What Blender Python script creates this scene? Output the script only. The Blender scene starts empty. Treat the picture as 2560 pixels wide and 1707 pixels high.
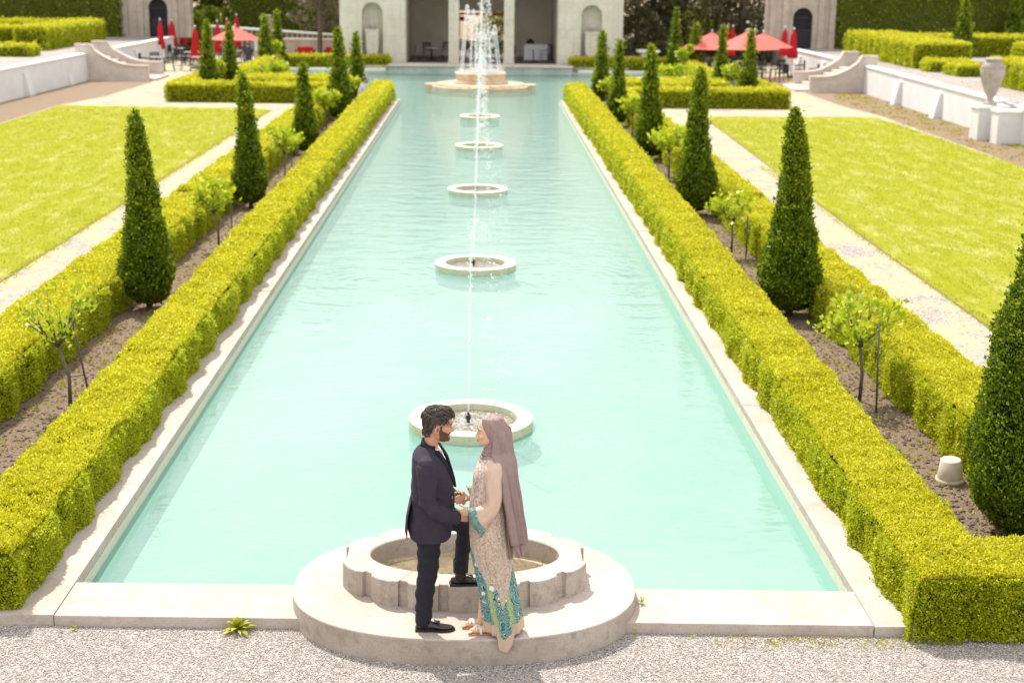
import bpy, bmesh, math, random
import numpy as np
from mathutils import Vector, Matrix
R = math.radians
scene = bpy.context.scene
COL = scene.collection
rng = np.random.default_rng(7)
random.seed(7)
AX = -0.125            # the pool's long axis (X); the pool runs along +Y

# ------------------------------------------------------------------ camera
YAW, PITCH, ROLL, CAMH = R(1.277163), R(14.468343), 0.0125, 5.17
f_ = Vector((math.sin(YAW)*math.cos(PITCH), math.cos(YAW)*math.cos(PITCH), -math.sin(PITCH)))
r0 = Vector((math.cos(YAW), -math.sin(YAW), 0)); u0 = r0.cross(f_)
rr = r0*math.cos(ROLL)+u0*math.sin(ROLL); uu = u0*math.cos(ROLL)-r0*math.sin(ROLL)
cam = bpy.data.cameras.new("camera"); camo = bpy.data.objects.new("camera", cam); COL.objects.link(camo)
M = Matrix((rr, uu, -f_)).transposed().to_4x4(); M.translation = Vector((0, 0, CAMH))
camo.matrix_world = M
cam.sensor_width = 36; cam.lens = 50.0; cam.clip_end = 1500; cam.clip_start = 0.1
cam.dof.use_dof = True; cam.dof.focus_distance = 11.4; cam.dof.aperture_fstop = 2.0
scene.camera = camo
scene.render.resolution_x = 1024; scene.render.resolution_y = 682

# ------------------------------------------------------------------ light
SUN_AZ_VEC = Vector((-0.47, 0.883, 0)).normalized()     # the sun stands behind the garden, a little to the left
SUN_EL = R(57)
sv = Vector((SUN_AZ_VEC.x*math.cos(SUN_EL), SUN_AZ_VEC.y*math.cos(SUN_EL), math.sin(SUN_EL)))
sun = bpy.data.lights.new("sun", 'SUN'); sun.energy = 4.4; sun.angle = R(0.55); sun.color = (1.0, .95, .86)
suno = bpy.data.objects.new("sun", sun); COL.objects.link(suno)
suno.rotation_euler = sv.to_track_quat('Z', 'Y').to_euler(); suno.location = (0, 0, 40)
world = bpy.data.worlds.new("World"); scene.world = world; world.use_nodes = True
nt = world.node_tree; nt.nodes.clear()
wo = nt.nodes.new('ShaderNodeOutputWorld'); bg = nt.nodes.new('ShaderNodeBackground')
sky = nt.nodes.new('ShaderNodeTexSky'); sky.sky_type = 'NISHITA'; sky.sun_disc = False
sky.sun_elevation = SUN_EL; sky.sun_rotation = math.atan2(SUN_AZ_VEC.x, SUN_AZ_VEC.y)
sky.air_density = 1.0; sky.dust_density = 2.0; sky.ozone_density = 1.0
tc = nt.nodes.new('ShaderNodeTexCoord'); mp = nt.nodes.new('ShaderNodeMapping'); mp.inputs['Scale'].default_value = (1.2, 1.2, 3.2)
nz = nt.nodes.new('ShaderNodeTexNoise'); nz.inputs['Scale'].default_value = 3.2; nz.inputs['Detail'].default_value = 6
cr = nt.nodes.new('ShaderNodeValToRGB'); cr.color_ramp.elements[0].position = .40; cr.color_ramp.elements[1].position = .54
cr.color_ramp.elements[0].color = (.34, .34, .34, 1); cr.color_ramp.elements[1].color = (1, 1, 1, 1)
mx = nt.nodes.new('ShaderNodeMixRGB'); mx.inputs[2].default_value = (13.2, 13.0, 12.7, 1)
nt.links.new(tc.outputs['Generated'], mp.inputs[0]); nt.links.new(mp.outputs[0], nz.inputs[0]); nt.links.new(nz.outputs[0], cr.inputs[0])
nt.links.new(cr.outputs[0], mx.inputs[0]); nt.links.new(sky.outputs[0], mx.inputs[1]); nt.links.new(mx.outputs[0], bg.inputs[0])
bg.inputs[1].default_value = 0.112
nt.links.new(bg.outputs[0], wo.inputs[0])
vs = scene.view_settings; vs.view_transform = 'Standard'; vs.look = 'None'; vs.exposure = 0.42; vs.gamma = 1
scene.cycles.use_denoising = True
scene.cycles.max_bounces = 6; scene.cycles.transparent_max_bounces = 12
scene.cycles.sample_clamp_indirect = 4.0; scene.cycles.caustics_reflective = False; scene.cycles.caustics_refractive = False

# ------------------------------------------------------------------ material helpers
class NB:
    def __init__(s, name):
        s.m = bpy.data.materials.new(name); s.m.use_nodes = True; s.t = s.m.node_tree; s.t.nodes.clear()
        s.out = s.n('OutputMaterial')
    def n(s, t, **kw):
        nd = s.t.nodes.new('ShaderNode'+t)
        for k, v in kw.items(): setattr(nd, k, v)
        return nd
    def l(s, a, b): s.t.links.new(a, b)
    def val(s, sock, v):
        if isinstance(v, (int, float, tuple, list)):
            if isinstance(v, (tuple, list)) and len(v) == 3 and sock.type == 'RGBA': v = (*v, 1)
            sock.default_value = v
        else: s.l(v, sock)
    def coord(s, kind='Object', scale=(1, 1, 1)):
        c = s.n('TexCoord'); m = s.n('Mapping'); m.inputs['Scale'].default_value = scale
        s.l(c.outputs[kind], m.inputs[0]); return m.outputs[0]
    def noise(s, vec, scale, detail=4, rough=.55):
        n = s.n('TexNoise'); s.l(vec, n.inputs['Vector']); n.inputs['Scale'].default_value = scale
        n.inputs['Detail'].default_value = detail; n.inputs['Roughness'].default_value = rough; return n.outputs['Fac']
    def vor(s, vec, scale, feature='F1', out='Distance', rnd=1.0):
        n = s.n('TexVoronoi', feature=feature); s.l(vec, n.inputs['Vector']); n.inputs['Scale'].default_value = scale
        n.inputs['Randomness'].default_value = rnd
        return n.outputs[out]
    def ramp(s, fac, *els, interp='LINEAR'):
        r = s.n('ValToRGB'); s.val(r.inputs[0], fac); cr = r.color_ramp; cr.interpolation = interp
        while len(cr.elements) < len(els): cr.elements.new(0.5)
        for e, (p, c) in zip(cr.elements, els):
            e.position = p; e.color = (c, c, c, 1) if isinstance(c, (int, float)) else (*c, 1)
        return r.outputs[0]
    def mix(s, f, a, b, mode='MIX'):
        m = s.n('MixRGB', blend_type=mode); s.val(m.inputs[0], f); s.val(m.inputs[1], a); s.val(m.inputs[2], b); return m.outputs[0]
    def math(s, op, a, b=0.0, c=0.0):
        m = s.n('Math', operation=op); s.val(m.inputs[0], a); s.val(m.inputs[1], b); s.val(m.inputs[2], c); return m.outputs[0]
    def bump(s, h, strength=.3, dist=.01, nrm=None):
        b = s.n('Bump'); s.l(h, b.inputs['Height']); b.inputs['Strength'].default_value = strength; b.inputs['Distance'].default_value = dist
        if nrm is not None: s.l(nrm, b.inputs['Normal'])
        return b.outputs[0]
    def pbr(s, col, rough=.6, spec=.5, metal=0., nrm=None, **kw):
        p = s.n('BsdfPrincipled'); s.val(p.inputs['Base Color'], col); s.val(p.inputs['Roughness'], rough)
        p.inputs['Specular IOR Level'].default_value = spec; p.inputs['Metallic'].default_value = metal
        if nrm is not None: s.l(nrm, p.inputs['Normal'])
        for k, v in kw.items(): s.val(p.inputs[k.replace('_', ' ')], v)
        return p.outputs[0]
    def done(s, shader): s.l(shader, s.out.inputs[0]); return s.m

def plain(name, col, rough=.6, spec=.4, metal=0., var=.12, sc=9):
    b = NB(name); v = b.coord(); n = b.noise(v, sc, 3)
    c = b.mix(b.ramp(n, (.3, 0.), (.7, 1.)), tuple(x*(1-var) for x in col), tuple(min(1, x*(1+var)) for x in col))
    return b.done(b.pbr(c, rough, spec, metal, b.bump(n, .15, .004)))

def stone(name, base, dark, pale, rough=.85, sc=1.0, pits=True, stain=.5):
    b = NB(name); v = b.coord('Object')
    n1 = b.noise(v, 1.3*sc, 6, .6); n2 = b.noise(v, 9*sc, 5, .65); n3 = b.noise(v, 70*sc, 3)
    c = b.mix(b.ramp(n1, (.38, 0.), (.62, 1.)), base, pale)
    c = b.mix(b.math('MULTIPLY', b.ramp(n2, (.50, 0.), (.68, 1.)), stain), c, dark)
    c = b.mix(b.math('MULTIPLY', b.ramp(n3, (.35, 1.), (.5, 0.)), .25), c, tuple(x*.6 for x in dark))
    h = b.math('ADD', b.math('MULTIPLY', n2, .6), b.math('MULTIPLY', n3, .4))
    if pits:
        p = b.vor(v, 16*sc); pr = b.noise(v, 5*sc, 2)
        pm = b.math('MULTIPLY', b.ramp(p, (.035, 1.), (.07, 0.)), b.ramp(pr, (.52, 0.), (.6, 1.)))
        c = b.mix(pm, c, (.03, .022, .018))
    return b.done(b.pbr(c, rough, .3, nrm=b.bump(h, .35, .01)))

def leafmat(name, cols, big=.6, rough=.45, trans=.3, transcol=None, spec=.4):
    b = NB(name); g = b.n('NewGeometry'); v = b.coord('Object')
    r = g.outputs['Random Per Island']
    n = b.noise(v, big, 3)
    f = b.math('ADD', b.math('MULTIPLY', r, .62), b.math('MULTIPLY', n, .38))
    k = len(cols); c = b.ramp(f, *[(.16+.66*i/(k-1), cols[i]) for i in range(k)])
    p = b.pbr(c, rough, spec)
    t = b.n('BsdfTranslucent'); b.val(t.inputs[0], transcol if transcol else c)
    ms = b.n('MixShader'); ms.inputs[0].default_value = trans; b.l(p, ms.inputs[1]); b.l(t.outputs[0], ms.inputs[2])
    return b.done(ms.outputs[0])

MT = {}
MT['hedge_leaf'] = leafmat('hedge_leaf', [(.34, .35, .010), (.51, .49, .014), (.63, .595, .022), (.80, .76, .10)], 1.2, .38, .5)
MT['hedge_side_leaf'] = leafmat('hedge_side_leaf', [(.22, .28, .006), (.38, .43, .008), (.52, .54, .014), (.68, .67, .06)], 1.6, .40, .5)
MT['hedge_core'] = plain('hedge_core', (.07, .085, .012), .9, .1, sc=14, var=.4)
MT['hedge_dark_leaf'] = leafmat('hedge_dark_leaf', [(.07, .10, .006), (.14, .18, .010), (.20, .235, .012), (.27, .29, .018)], .5, .5, .25)
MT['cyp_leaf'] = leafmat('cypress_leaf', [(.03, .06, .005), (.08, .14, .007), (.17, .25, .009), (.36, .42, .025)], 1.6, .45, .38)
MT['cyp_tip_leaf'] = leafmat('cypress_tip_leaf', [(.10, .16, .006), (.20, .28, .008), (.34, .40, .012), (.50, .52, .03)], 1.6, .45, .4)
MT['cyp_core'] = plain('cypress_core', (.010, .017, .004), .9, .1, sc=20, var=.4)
MT['crown_leaf'] = leafmat('crown_leaf', [(.17, .27, .008), (.34, .44, .012), (.50, .56, .02), (.66, .66, .08)], 3, .38, .45)
MT['dark_tree_leaf'] = leafmat('dark_tree_leaf', [(.03, .032, .014), (.06, .062, .024), (.10, .095, .036), (.17, .15, .06)], .5, .6, .2)
MT['brown_tree_leaf'] = leafmat('brown_tree_leaf', [(.08, .07, .035), (.13, .12, .055), (.19, .17, .08), (.26, .22, .11)], .6, .7, .25)
MT['yellow_tree_leaf'] = leafmat('yellow_tree_leaf', [(.06, .09, .01), (.16, .20, .02), (.28, .30, .03), (.36, .36, .06)], .8, .5, .35)
MT['bark'] = stone('bark', (.11, .085, .065), (.05, .038, .03), (.17, .14, .11), .9, 6, False)
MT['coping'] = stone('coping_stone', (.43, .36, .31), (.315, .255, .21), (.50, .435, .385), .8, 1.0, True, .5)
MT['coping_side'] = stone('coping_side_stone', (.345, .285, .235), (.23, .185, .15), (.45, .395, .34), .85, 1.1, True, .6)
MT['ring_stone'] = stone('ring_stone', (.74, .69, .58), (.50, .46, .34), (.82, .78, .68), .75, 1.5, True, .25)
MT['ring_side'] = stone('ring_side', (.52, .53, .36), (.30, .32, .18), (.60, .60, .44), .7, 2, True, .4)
MT['lime'] = stone('limestone', (.46, .45, .36), (.33, .32, .25), (.56, .55, .46), .9, .45, False, .4)
MT['lime_warm'] = stone('warm_limestone', (.36, .29, .25), (.20, .16, .14), (.46, .39, .33), .9, .6, False, .6)
MT['white_wall'] = stone('whitewashed_wall', (.64, .63, .635), (.46, .45, .46), (.70, .69, .69), .9, .8, False, .22)
MT['white_cap'] = plain('white_cap', (.80, .81, .78), .7)
MT['wing_stone'] = stone('wing_wall_stone', (.50, .43, .38), (.34, .27, .23), (.60, .53, .48), .85, .9, False, .4)
MT['stair_stone'] = stone('stair_stone', (.50, .42, .35), (.36, .28, .24), (.62, .55, .48), .85, 1.2, False)
MT['interior'] = plain('interior_wall', (.52, .45, .37), .9, .1, sc=.8)
MT['dark_floor'] = plain('dark_floor', (.09, .075, .065), .6, .3)
MT['dark_metal'] = plain('dark_metal', (.035, .036, .042), .4, .5, .6)
MT['grey_metal'] = plain('grey_metal', (.22, .22, .24), .35, .5, .7)
MT['pale_metal'] = plain('pale_metal', (.62, .62, .62), .3, .6, .5)
MT['table_top'] = plain('table_top', (.48, .45, .42), .25, .6)
MT['red_cloth'] = plain('red_cloth', (.42, .012, .02), .75, .2)
def openred():
    b = NB('sunlit_red_canopy'); v = b.coord(); n = b.noise(v, 3, 2)
    p = b.pbr(b.mix(n, (.74, .17, .14), (.80, .22, .18)), .7, .2)  # paler than the closed cloth: sunlight through it is in the colour
    t = b.n('BsdfTranslucent'); b.val(t.inputs[0], (.85, .22, .18)); ms = b.n('MixShader'); ms.inputs[0].default_value = .35
    b.l(p, ms.inputs[1]); b.l(t.outputs[0], ms.inputs[2]); return b.done(ms.outputs[0])
MT['open_red'] = openred()
MT['iron'] = plain('black_iron', (.03, .03, .038), .5, .4, .3)
MT['white_paint'] = plain('white_paint', (.66, .66, .68), .5)
MT['pot'] = plain('pale_clay', (.60, .50, .41), .8, .2)
MT['stake'] = plain('stake_wood', (.10, .085, .075), .8)
MT['terr_side'] = stone('terrace_side', (.34, .40, .36), (.22, .27, .25), (.48, .52, .47), .8, .8, False)
MT['urn'] = stone('urn_stone', (.34, .29, .27), (.20, .16, .15), (.44, .38, .35), .9, 2.4, False)

def jointed(name, base, dark, pale):
    b = NB(name); v = b.coord('Object'); sw = b.n('SeparateXYZ'); b.l(v, sw.inputs[0]); cb = b.n('CombineXYZ'); b.l(sw.outputs[0], cb.inputs[0]); b.l(sw.outputs[2], cb.inputs[1])
    br = b.n('TexBrick'); b.l(cb.outputs[0], br.inputs['Vector']); br.inputs['Scale'].default_value = 1.0; br.inputs['Brick Width'].default_value = 1.15; br.inputs['Row Height'].default_value = .48; br.inputs['Mortar Size'].default_value = .012; br.inputs['Color1'].default_value = (.42, .42, .42, 1); br.inputs['Color2'].default_value = (.58, .58, .58, 1); br.inputs['Mortar'].default_value = (.0, .0, .0, 1)
    n1 = b.noise(v, .7, 6, .65); n2 = b.noise(v, 5, 5, .65); c = b.mix(b.ramp(n1, (.38, 0.), (.64, 1.)), base, pale); c = b.mix(b.math('MULTIPLY', b.ramp(n2, (.5, 0.), (.72, 1.)), .45), c, dark)
    c = b.mix(.16, c, br.outputs[0], 'OVERLAY'); c = b.mix(b.math('MULTIPLY', b.ramp(b.noise(b.coord('Object', (3, 3, .25)), 1.5, 5, .7), (.52, 0.), (.7, 1.)), .4), c, dark)
    return b.done(b.pbr(c, .9, .2, nrm=b.bump(n2, .3, .02)))
MT['lime'] = jointed('jointed_limestone', (.56, .525, .43), (.40, .37, .29), (.66, .62, .52)); MT['lime_warm'] = jointed('jointed_warm_stone', (.38, .32, .27), (.22, .18, .155), (.48, .42, .36))
def mat_soil():
    b = NB('garden_soil'); v = b.coord(); n = b.noise(v, 2.2, 6, .7); n2 = b.noise(v, 26, 5, .7); w = b.noise(v, 7, 6, .75)
    c = b.mix(b.ramp(n2, (.3, 0.), (.7, 1.)), (.19, .125, .082), (.40, .30, .22))
    c = b.mix(b.math('MULTIPLY', b.ramp(w, (.56, 0.), (.66, 1.)), .75), c, (.22, .21, .04))
    c = b.mix(b.math('MULTIPLY', b.ramp(n, (.4, 0.), (.7, 1.)), .4), c, (.36, .285, .215))
    return b.done(b.pbr(c, .95, .1, nrm=b.bump(b.math('ADD', n2, b.math('MULTIPLY', n, .6)), 1.0, .07)))
MT['soil'] = mat_soil()
def mat_gravel(name, s, yellow=0.0, scale=75):
    b = NB(name); v = b.coord(); d = b.vor(v, scale); cl = b.vor(v, scale, out='Color'); big = b.noise(v, .9, 5, .7); mid = b.noise(v, 11, 4, .7)
    bw = b.n('RGBToBW'); b.l(cl, bw.inputs[0])
    c = b.ramp(bw.outputs[0], (.15, (.24*s, .20*s, .18*s)), (.4, (.50*s, .45*s, .42*s)), (.75, (.66*s, .61*s, .58*s)), (.95, (.78*s, .75*s, .72*s)))
    c = b.mix(b.math('MULTIPLY', b.ramp(d, (.45, 0.), (.8, 1.)), .5), c, (.16*s, .13*s, .12*s))
    if yellow: c = b.mix(b.math('MULTIPLY', b.ramp(b.math('MULTIPLY', big, mid), (.20, 0.), (.33, 1.)), yellow), c, (.62, .50, .20))
    h = b.math('SUBTRACT', 1.0, d)
    return b.done(b.pbr(c, .85, .25, nrm=b.bump(h, .8, .012)))
MT['gravel'] = mat_gravel('pale_gravel', .72)
MT['gravel_path'] = mat_gravel('path_gravel', .62, .75, 40)
MT['terrace_path'] = mat_gravel('terrace_gravel', .62, .1, 22)
def mat_stones():
    b = NB('gravel_stone'); g = b.n('NewGeometry')
    c = b.ramp(g.outputs['Random Per Island'], (0, (.22, .175, .15)), (.12, (.43, .36, .32)), (.6, (.54, .475, .43)), (1, (.68, .63, .58)))
    return b.done(b.pbr(c, .8, .3))
MT['stones'] = mat_stones()
def mat_lawn():
    b = NB('mown_lawn'); v = b.coord(); v2 = b.coord('Object', (1, .35, 1))
    n = b.noise(v, .35, 4, .6); n1 = b.noise(v2, 3.2, 6, .75); n2 = b.noise(v, 30, 4, .8)
    wv = b.n('TexWave', wave_type='BANDS', bands_direction='X'); b.l(b.coord('Object', (.42, .07, 1)), wv.inputs['Vector']); wv.inputs['Scale'].default_value = 1.0; wv.inputs['Distortion'].default_value = 2.0
    c = b.mix(b.ramp(n1, (.34, 0.), (.66, 1.)), (.22, .23, .014), (.31, .30, .022))
    c = b.mix(b.math('MULTIPLY', b.ramp(wv.outputs[0], (.2, 0.), (.8, 1.)), .35), c, (.34, .32, .05))
    c = b.mix(b.math('MULTIPLY', b.ramp(n, (.45, 0.), (.7, 1.)), .5), c, (.28, .285, .022))
    c = b.mix(b.math('MULTIPLY', b.ramp(n2, (.35, 1.), (.6, 0.)), .35), c, (.12, .17, .01))
    c = b.mix(b.math('MULTIPLY', b.ramp(b.noise(v2, 1.6, 6, .8), (.50, 0.), (.66, 1.)), .7), c, (.42, .40, .17))
    return b.done(b.pbr(c, .9, .02, nrm=b.bump(n2, .6, .03)))
MT['lawn'] = mat_lawn()
def mat_floor():
    b = NB('painted_pool_floor'); v = b.coord(); n = b.noise(v, .7, 5, .6); n2 = b.noise(v, 6, 6, .7)
    c = b.mix(b.ramp(n, (.35, 0.), (.65, 1.)), (.31, .37, .33), (.40, .435, .385))
    c = b.mix(b.math('MULTIPLY', b.ramp(n2, (.48, 0.), (.72, 1.)), .55), c, (.50, .50, .43))
    sp = b.math('MULTIPLY', b.ramp(b.vor(v, 5), (.02, 1.), (.05, 0.)), b.ramp(b.noise(v, 3, 2), (.5, 0.), (.6, 1.)))
    c = b.mix(b.math('MULTIPLY', sp, .5), c, (.2, .25, .16))
    return b.done(b.pbr(c, .8, .1))
MT['pool_floor'] = mat_floor()
def mat_poolwall():
    b = NB('painted_pool_wall'); v = b.coord(); s = b.n('SeparateXYZ'); b.l(v, s.inputs[0])
    c = b.mix(b.ramp(s.outputs[2], (.0, 0.), (1.0, 1.)), (.36, .74, .63), (.36, .74, .63))
    n = b.noise(v, 4, 4); 
    up = b.math('GREATER_THAN', s.outputs[2], b.math('ADD', -.125, b.math('MULTIPLY', n, .02)))
    c = b.mix(up, c, b.mix(n, (.50, .52, .40), (.66, .66, .54)))
    return b.done(b.pbr(c, .8, .2))
MT['pool_wall'] = mat_poolwall()
RINGS_Y = [16.38, 25.88, 35.25, 44.54, 53.98]
def mat_water():
    b = NB('pool_water'); g = b.n('NewGeometry'); pos = g.outputs['Position']
    def sc(x, y):
        m = b.n('Mapping'); m.inputs['Scale'].default_value = (x, y, 1); b.l(pos, m.inputs[0]); return m.outputs[0]
    h = b.math('MULTIPLY', b.noise(sc(.8, 1.5), 1.6, 3, .5), 1.3)
    h = b.math('ADD', h, b.math('MULTIPLY', b.noise(sc(1, 2.2), 4.5, 3, .5), .55))
    h = b.math('ADD', h, b.math('MULTIPLY', b.noise(sc(1.0, 1.7), 13, 2, .5), .16))
    sx = b.n('SeparateXYZ'); b.l(pos, sx.inputs[0])
    def ripple(x, y, k, amp, fall):
        d = b.math('SQRT', b.math('ADD', b.math('POWER', b.math('SUBTRACT', sx.outputs[0], x), 2), b.math('POWER', b.math('SUBTRACT', sx.outputs[1], y), 2)))
        return b.math('MULTIPLY', b.math('SINE', b.math('MULTIPLY', d, k)), b.math('MULTIPLY', b.math('EXPONENT', b.math('MULTIPLY', d, -fall)), amp))
    for (x, y, k, a, fl) in [(AX, 16.38, 34, .10, .9), (1.2, 15.6, 38, .14, 1.1), (-1.9, 24.6, 26, .13, .5), (1.5, 24.9, 24, .13, .5), (AX, 35.2, 18, .08, .5), (AX, 44.5, 15, .08, .5), (-1.2, 14.2, 60, .10, 2.2), (1.1, 12.6, 60, .09, 2.6), (.8, 13.4, 62, .08, 3)]:
        h = b.math('ADD', h, ripple(x, y, k, a, fl))
    # waves grow down the pool, towards the fountains' spray
    st = b.ramp(b.math('DIVIDE', sx.outputs[1], 60.0), (.17, .09), (.36, .30), (.7, 1.))
    bm = b.n('Bump'); b.l(h, bm.inputs['Height']); bm.inputs['Distance'].default_value = .040; b.l(st, bm.inputs['Strength'])
    nrm = bm.outputs[0]
    fr = b.n('Fresnel'); fr.inputs['IOR'].default_value = 1.33; b.l(nrm, fr.inputs['Normal'])
    tr = b.n('BsdfTransparent'); b.val(tr.inputs[0], (.81, .955, .91))
    gl = b.n('BsdfGlossy'); gl.inputs['Roughness'].default_value = .03; b.l(nrm, gl.inputs['Normal'])
    df = b.n('BsdfDiffuse'); b.val(df.inputs[0], (.37, .615, .545)); tm = b.n('MixShader'); tm.inputs[0].default_value = .34; b.l(tr.outputs[0], tm.inputs[1]); b.l(df.outputs[0], tm.inputs[2])
    ms = b.n('MixShader'); b.l(fr.outputs[0], ms.inputs[0]); b.l(tm.outputs[0], ms.inputs[1]); b.l(gl.outputs[0], ms.inputs[2])
    return b.done(ms.outputs[0])
MT['water'] = mat_water()
def mat_basinwater():
    b = NB('churned_water'); v = b.coord(); n = b.noise(v, 16, 5, .7); n2 = b.noise(v, 40, 3, .6)
    c = b.mix(b.ramp(n, (.35, 0.), (.62, 1.)), (.09, .07, .045), (.26, .235, .19))
    c = b.mix(b.ramp(n2, (.57, 0.), (.66, 1.)), c, (.9, .92, .9))  # near-white specks put sparkles of light into the colour
    return b.done(b.pbr(c, .08, .8, nrm=b.bump(n, .8, .03)))
MT['basin_water'] = mat_basinwater()
def mat_jet():
    b = NB('falling_water'); g = b.n('NewGeometry'); 
    p = b.pbr((.93, .96, .96), .06, .8); tr = b.n('BsdfTransparent'); ms = b.n('MixShader'); ms.inputs[0].default_value = .62
    b.l(tr.outputs[0], ms.inputs[1]); b.l(p, ms.inputs[2]); return b.done(ms.outputs[0])
MT['jet'] = mat_jet()
def mat_drop():
    b = NB('water_drops'); p = b.pbr((.93, .95, .95), .08, .8); tr = b.n('BsdfTransparent'); ms = b.n('MixShader'); ms.inputs[0].default_value = .62; b.l(tr.outputs[0], ms.inputs[1]); b.l(p, ms.inputs[2]); return b.done(ms.outputs[0])
MT['foam'] = mat_drop()

# ------------------------------------------------------------------ mesh helpers
def tag(o, label=None, cat=None, group=None, kind=None):
    if label: o['label'] = label
    if cat: o['category'] = cat
    if group: o['group'] = group
    if kind: o['kind'] = kind
    return o
def empty(name, loc=(0, 0, 0), rz=0.0, **kw):
    o = bpy.data.objects.new(name, None); COL.objects.link(o); o.location = loc; o.rotation_euler = (0, 0, rz); o.empty_display_size = .2
    return tag(o, **kw)
def link(name, me, mats, parent=None):
    o = bpy.data.objects.new(name, me); COL.objects.link(o)
    for m in (mats if isinstance(mats, (list, tuple)) else [mats]): me.materials.append(MT[m] if isinstance(m, str) else m)
    if parent is not None: o.parent = parent
    return o
def npmesh(name, V, F, mats, parent=None, midx=None, smooth=False):
    """V (N,3) vertices, F (M,k) faces of one size."""
    me = bpy.data.meshes.new(name); V = np.ascontiguousarray(V, dtype=np.float32); F = np.ascontiguousarray(F, dtype=np.int32)
    k = F.shape[1]; me.vertices.add(len(V)); me.vertices.foreach_set('co', V.ravel())
    me.loops.add(F.size); me.loops.foreach_set('vertex_index', F.ravel())
    me.polygons.add(len(F)); me.polygons.foreach_set('loop_start', np.arange(0, F.size, k, dtype=np.int32)); me.polygons.foreach_set('loop_total', np.full(len(F), k, dtype=np.int32))
    if midx is not None: me.polygons.foreach_set('material_index', np.ascontiguousarray(midx, dtype=np.int32))
    if smooth: me.polygons.foreach_set('use_smooth', np.ones(len(F), dtype=bool))
    me.update(calc_edges=True)
    return link(name, me, mats, parent)

class MB:
    def __init__(s): s.v = []; s.f = []; s.mi = []
    def add(s, vs, fs, mi=0):
        b = len(s.v); s.v += [tuple(v) for v in vs]; s.f += [tuple(b+i for i in f) for f in fs]; s.mi += [mi]*len(fs); return s
    def box(s, x0, x1, y0, y1, z0, z1, mi=0, topmi=None):
        vs = [(x0, y0, z0), (x1, y0, z0), (x1, y1, z0), (x0, y1, z0), (x0, y0, z1), (x1, y0, z1), (x1, y1, z1), (x0, y1, z1)]
        s.add(vs, [(0, 3, 2, 1), (0, 1, 5, 4), (1, 2, 6, 5), (2, 3, 7, 6), (3, 0, 4, 7)], mi)
        b = len(s.v)-8; s.f.append((b+4, b+5, b+6, b+7)); s.mi.append(mi if topmi is None else topmi); return s
    def prism(s, poly, z0, z1, mi=0, topmi=None):
        n = len(poly); vs = [(x, y, z0) for x, y in poly]+[(x, y, z1) for x, y in poly]
        s.add(vs, [(i, (i+1) % n, n+(i+1) % n, n+i) for i in range(n)]+[tuple(range(n-1, -1, -1))], mi)
        b = len(s.v)-2*n; s.f.append(tuple(b+n+i for i in range(n))); s.mi.append(mi if topmi is None else topmi); return s
    def lathe(s, prof, c=(0, 0, 0), n=32, mi=0):
        vs = []; fs = []
        for r, z in prof:
            for i in range(n):
                a = 2*math.pi*i/n; vs.append((c[0]+r*math.cos(a), c[1]+r*math.sin(a), c[2]+z))
        for j in range(len(prof)-1):
            for i in range(n): fs.append((j*n+i, j*n+(i+1) % n, (j+1)*n+(i+1) % n, (j+1)*n+i))
        return s.add(vs, fs, mi)
    def loft(s, rings, cap=True, mi=0, closed=True):
        n = len(rings[0]); vs = [p for r in rings for p in r]; fs = []
        m = n if closed else n-1
        for j in range(len(rings)-1):
            for i in range(m): fs.append((j*n+i, j*n+(i+1) % n, (j+1)*n+(i+1) % n, (j+1)*n+i))
        if cap: fs += [tuple(range(n-1, -1, -1)), tuple((len(rings)-1)*n+i for i in range(n))]
        return s.add(vs, fs, mi)
    def tube(s, pts, rad, n=8, mi=0, round_ends=False):
        pts = [Vector(p) for p in pts]; rad = list(rad) if hasattr(rad, '__len__') else [rad]*len(pts)
        if round_ends:
            d0 = (pts[0]-pts[1]).normalized(); d1 = (pts[-1]-pts[-2]).normalized(); a, b_ = rad[0], rad[-1]
            pts = [pts[0]+d0*a*.95, pts[0]+d0*a*.6]+pts+[pts[-1]+d1*b_*.6, pts[-1]+d1*b_*.95]
            rad = [a*.2, a*.8]+rad+[b_*.8, b_*.2]
        rings = []; up = None
        for i, p in enumerate(pts):
            t = (pts[min(i+1, len(pts)-1)]-pts[max(i-1, 0)]).normalized()
            if up is None: up = Vector((0, 0, 1)) if abs(t.z) < .9 else Vector((1, 0, 0))
            sd = t.cross(up).normalized(); up = sd.cross(t).normalized()
            rings.append([p+(sd*math.cos(2*math.pi*k/n)+up*math.sin(2*math.pi*k/n))*rad[i] for k in range(n)])
        return s.loft(rings, True, mi)
    def ell(s, c, r, n=16, m=10, mi=0, rot=None):
        rings = []
        for j in range(m+1):
            t = math.pi*(j+.02)/(m+.04)
            ring = []
            for i in range(n):
                a = 2*math.pi*i/n; v = Vector((r[0]*math.sin(t)*math.cos(a), r[1]*math.sin(t)*math.sin(a), -r[2]*math.cos(t)))
                if rot: v = rot @ v
                ring.append(v+Vector(c))
            rings.append(ring)
        return s.loft(rings, True, mi)
    def mesh(s, name, smooth=False):
        me = bpy.data.meshes.new(name); me.from_pydata([tuple(v) for v in s.v], [], s.f); me.polygons.foreach_set('material_index', s.mi)
        if smooth: me.polygons.foreach_set('use_smooth', [True]*len(s.f))
        me.update(); return me
    def build(s, name, mats, parent=None, smooth=False, bevel=0, fix=True):
        me = s.mesh(name, smooth)
        if fix or bevel:
            bm = bmesh.new(); bm.from_mesh(me)
            if fix: bmesh.ops.recalc_face_normals(bm, faces=bm.faces)
            if bevel:
                es = [e for e in bm.edges if len(e.link_faces) == 2 and e.calc_face_angle(0) > .6]
                bmesh.ops.bevel(bm, geom=es, offset=bevel, segments=2, affect='EDGES', profile=.6)
            bm.to_mesh(me); bm.free()
        return link(name, me, mats, parent)

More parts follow.
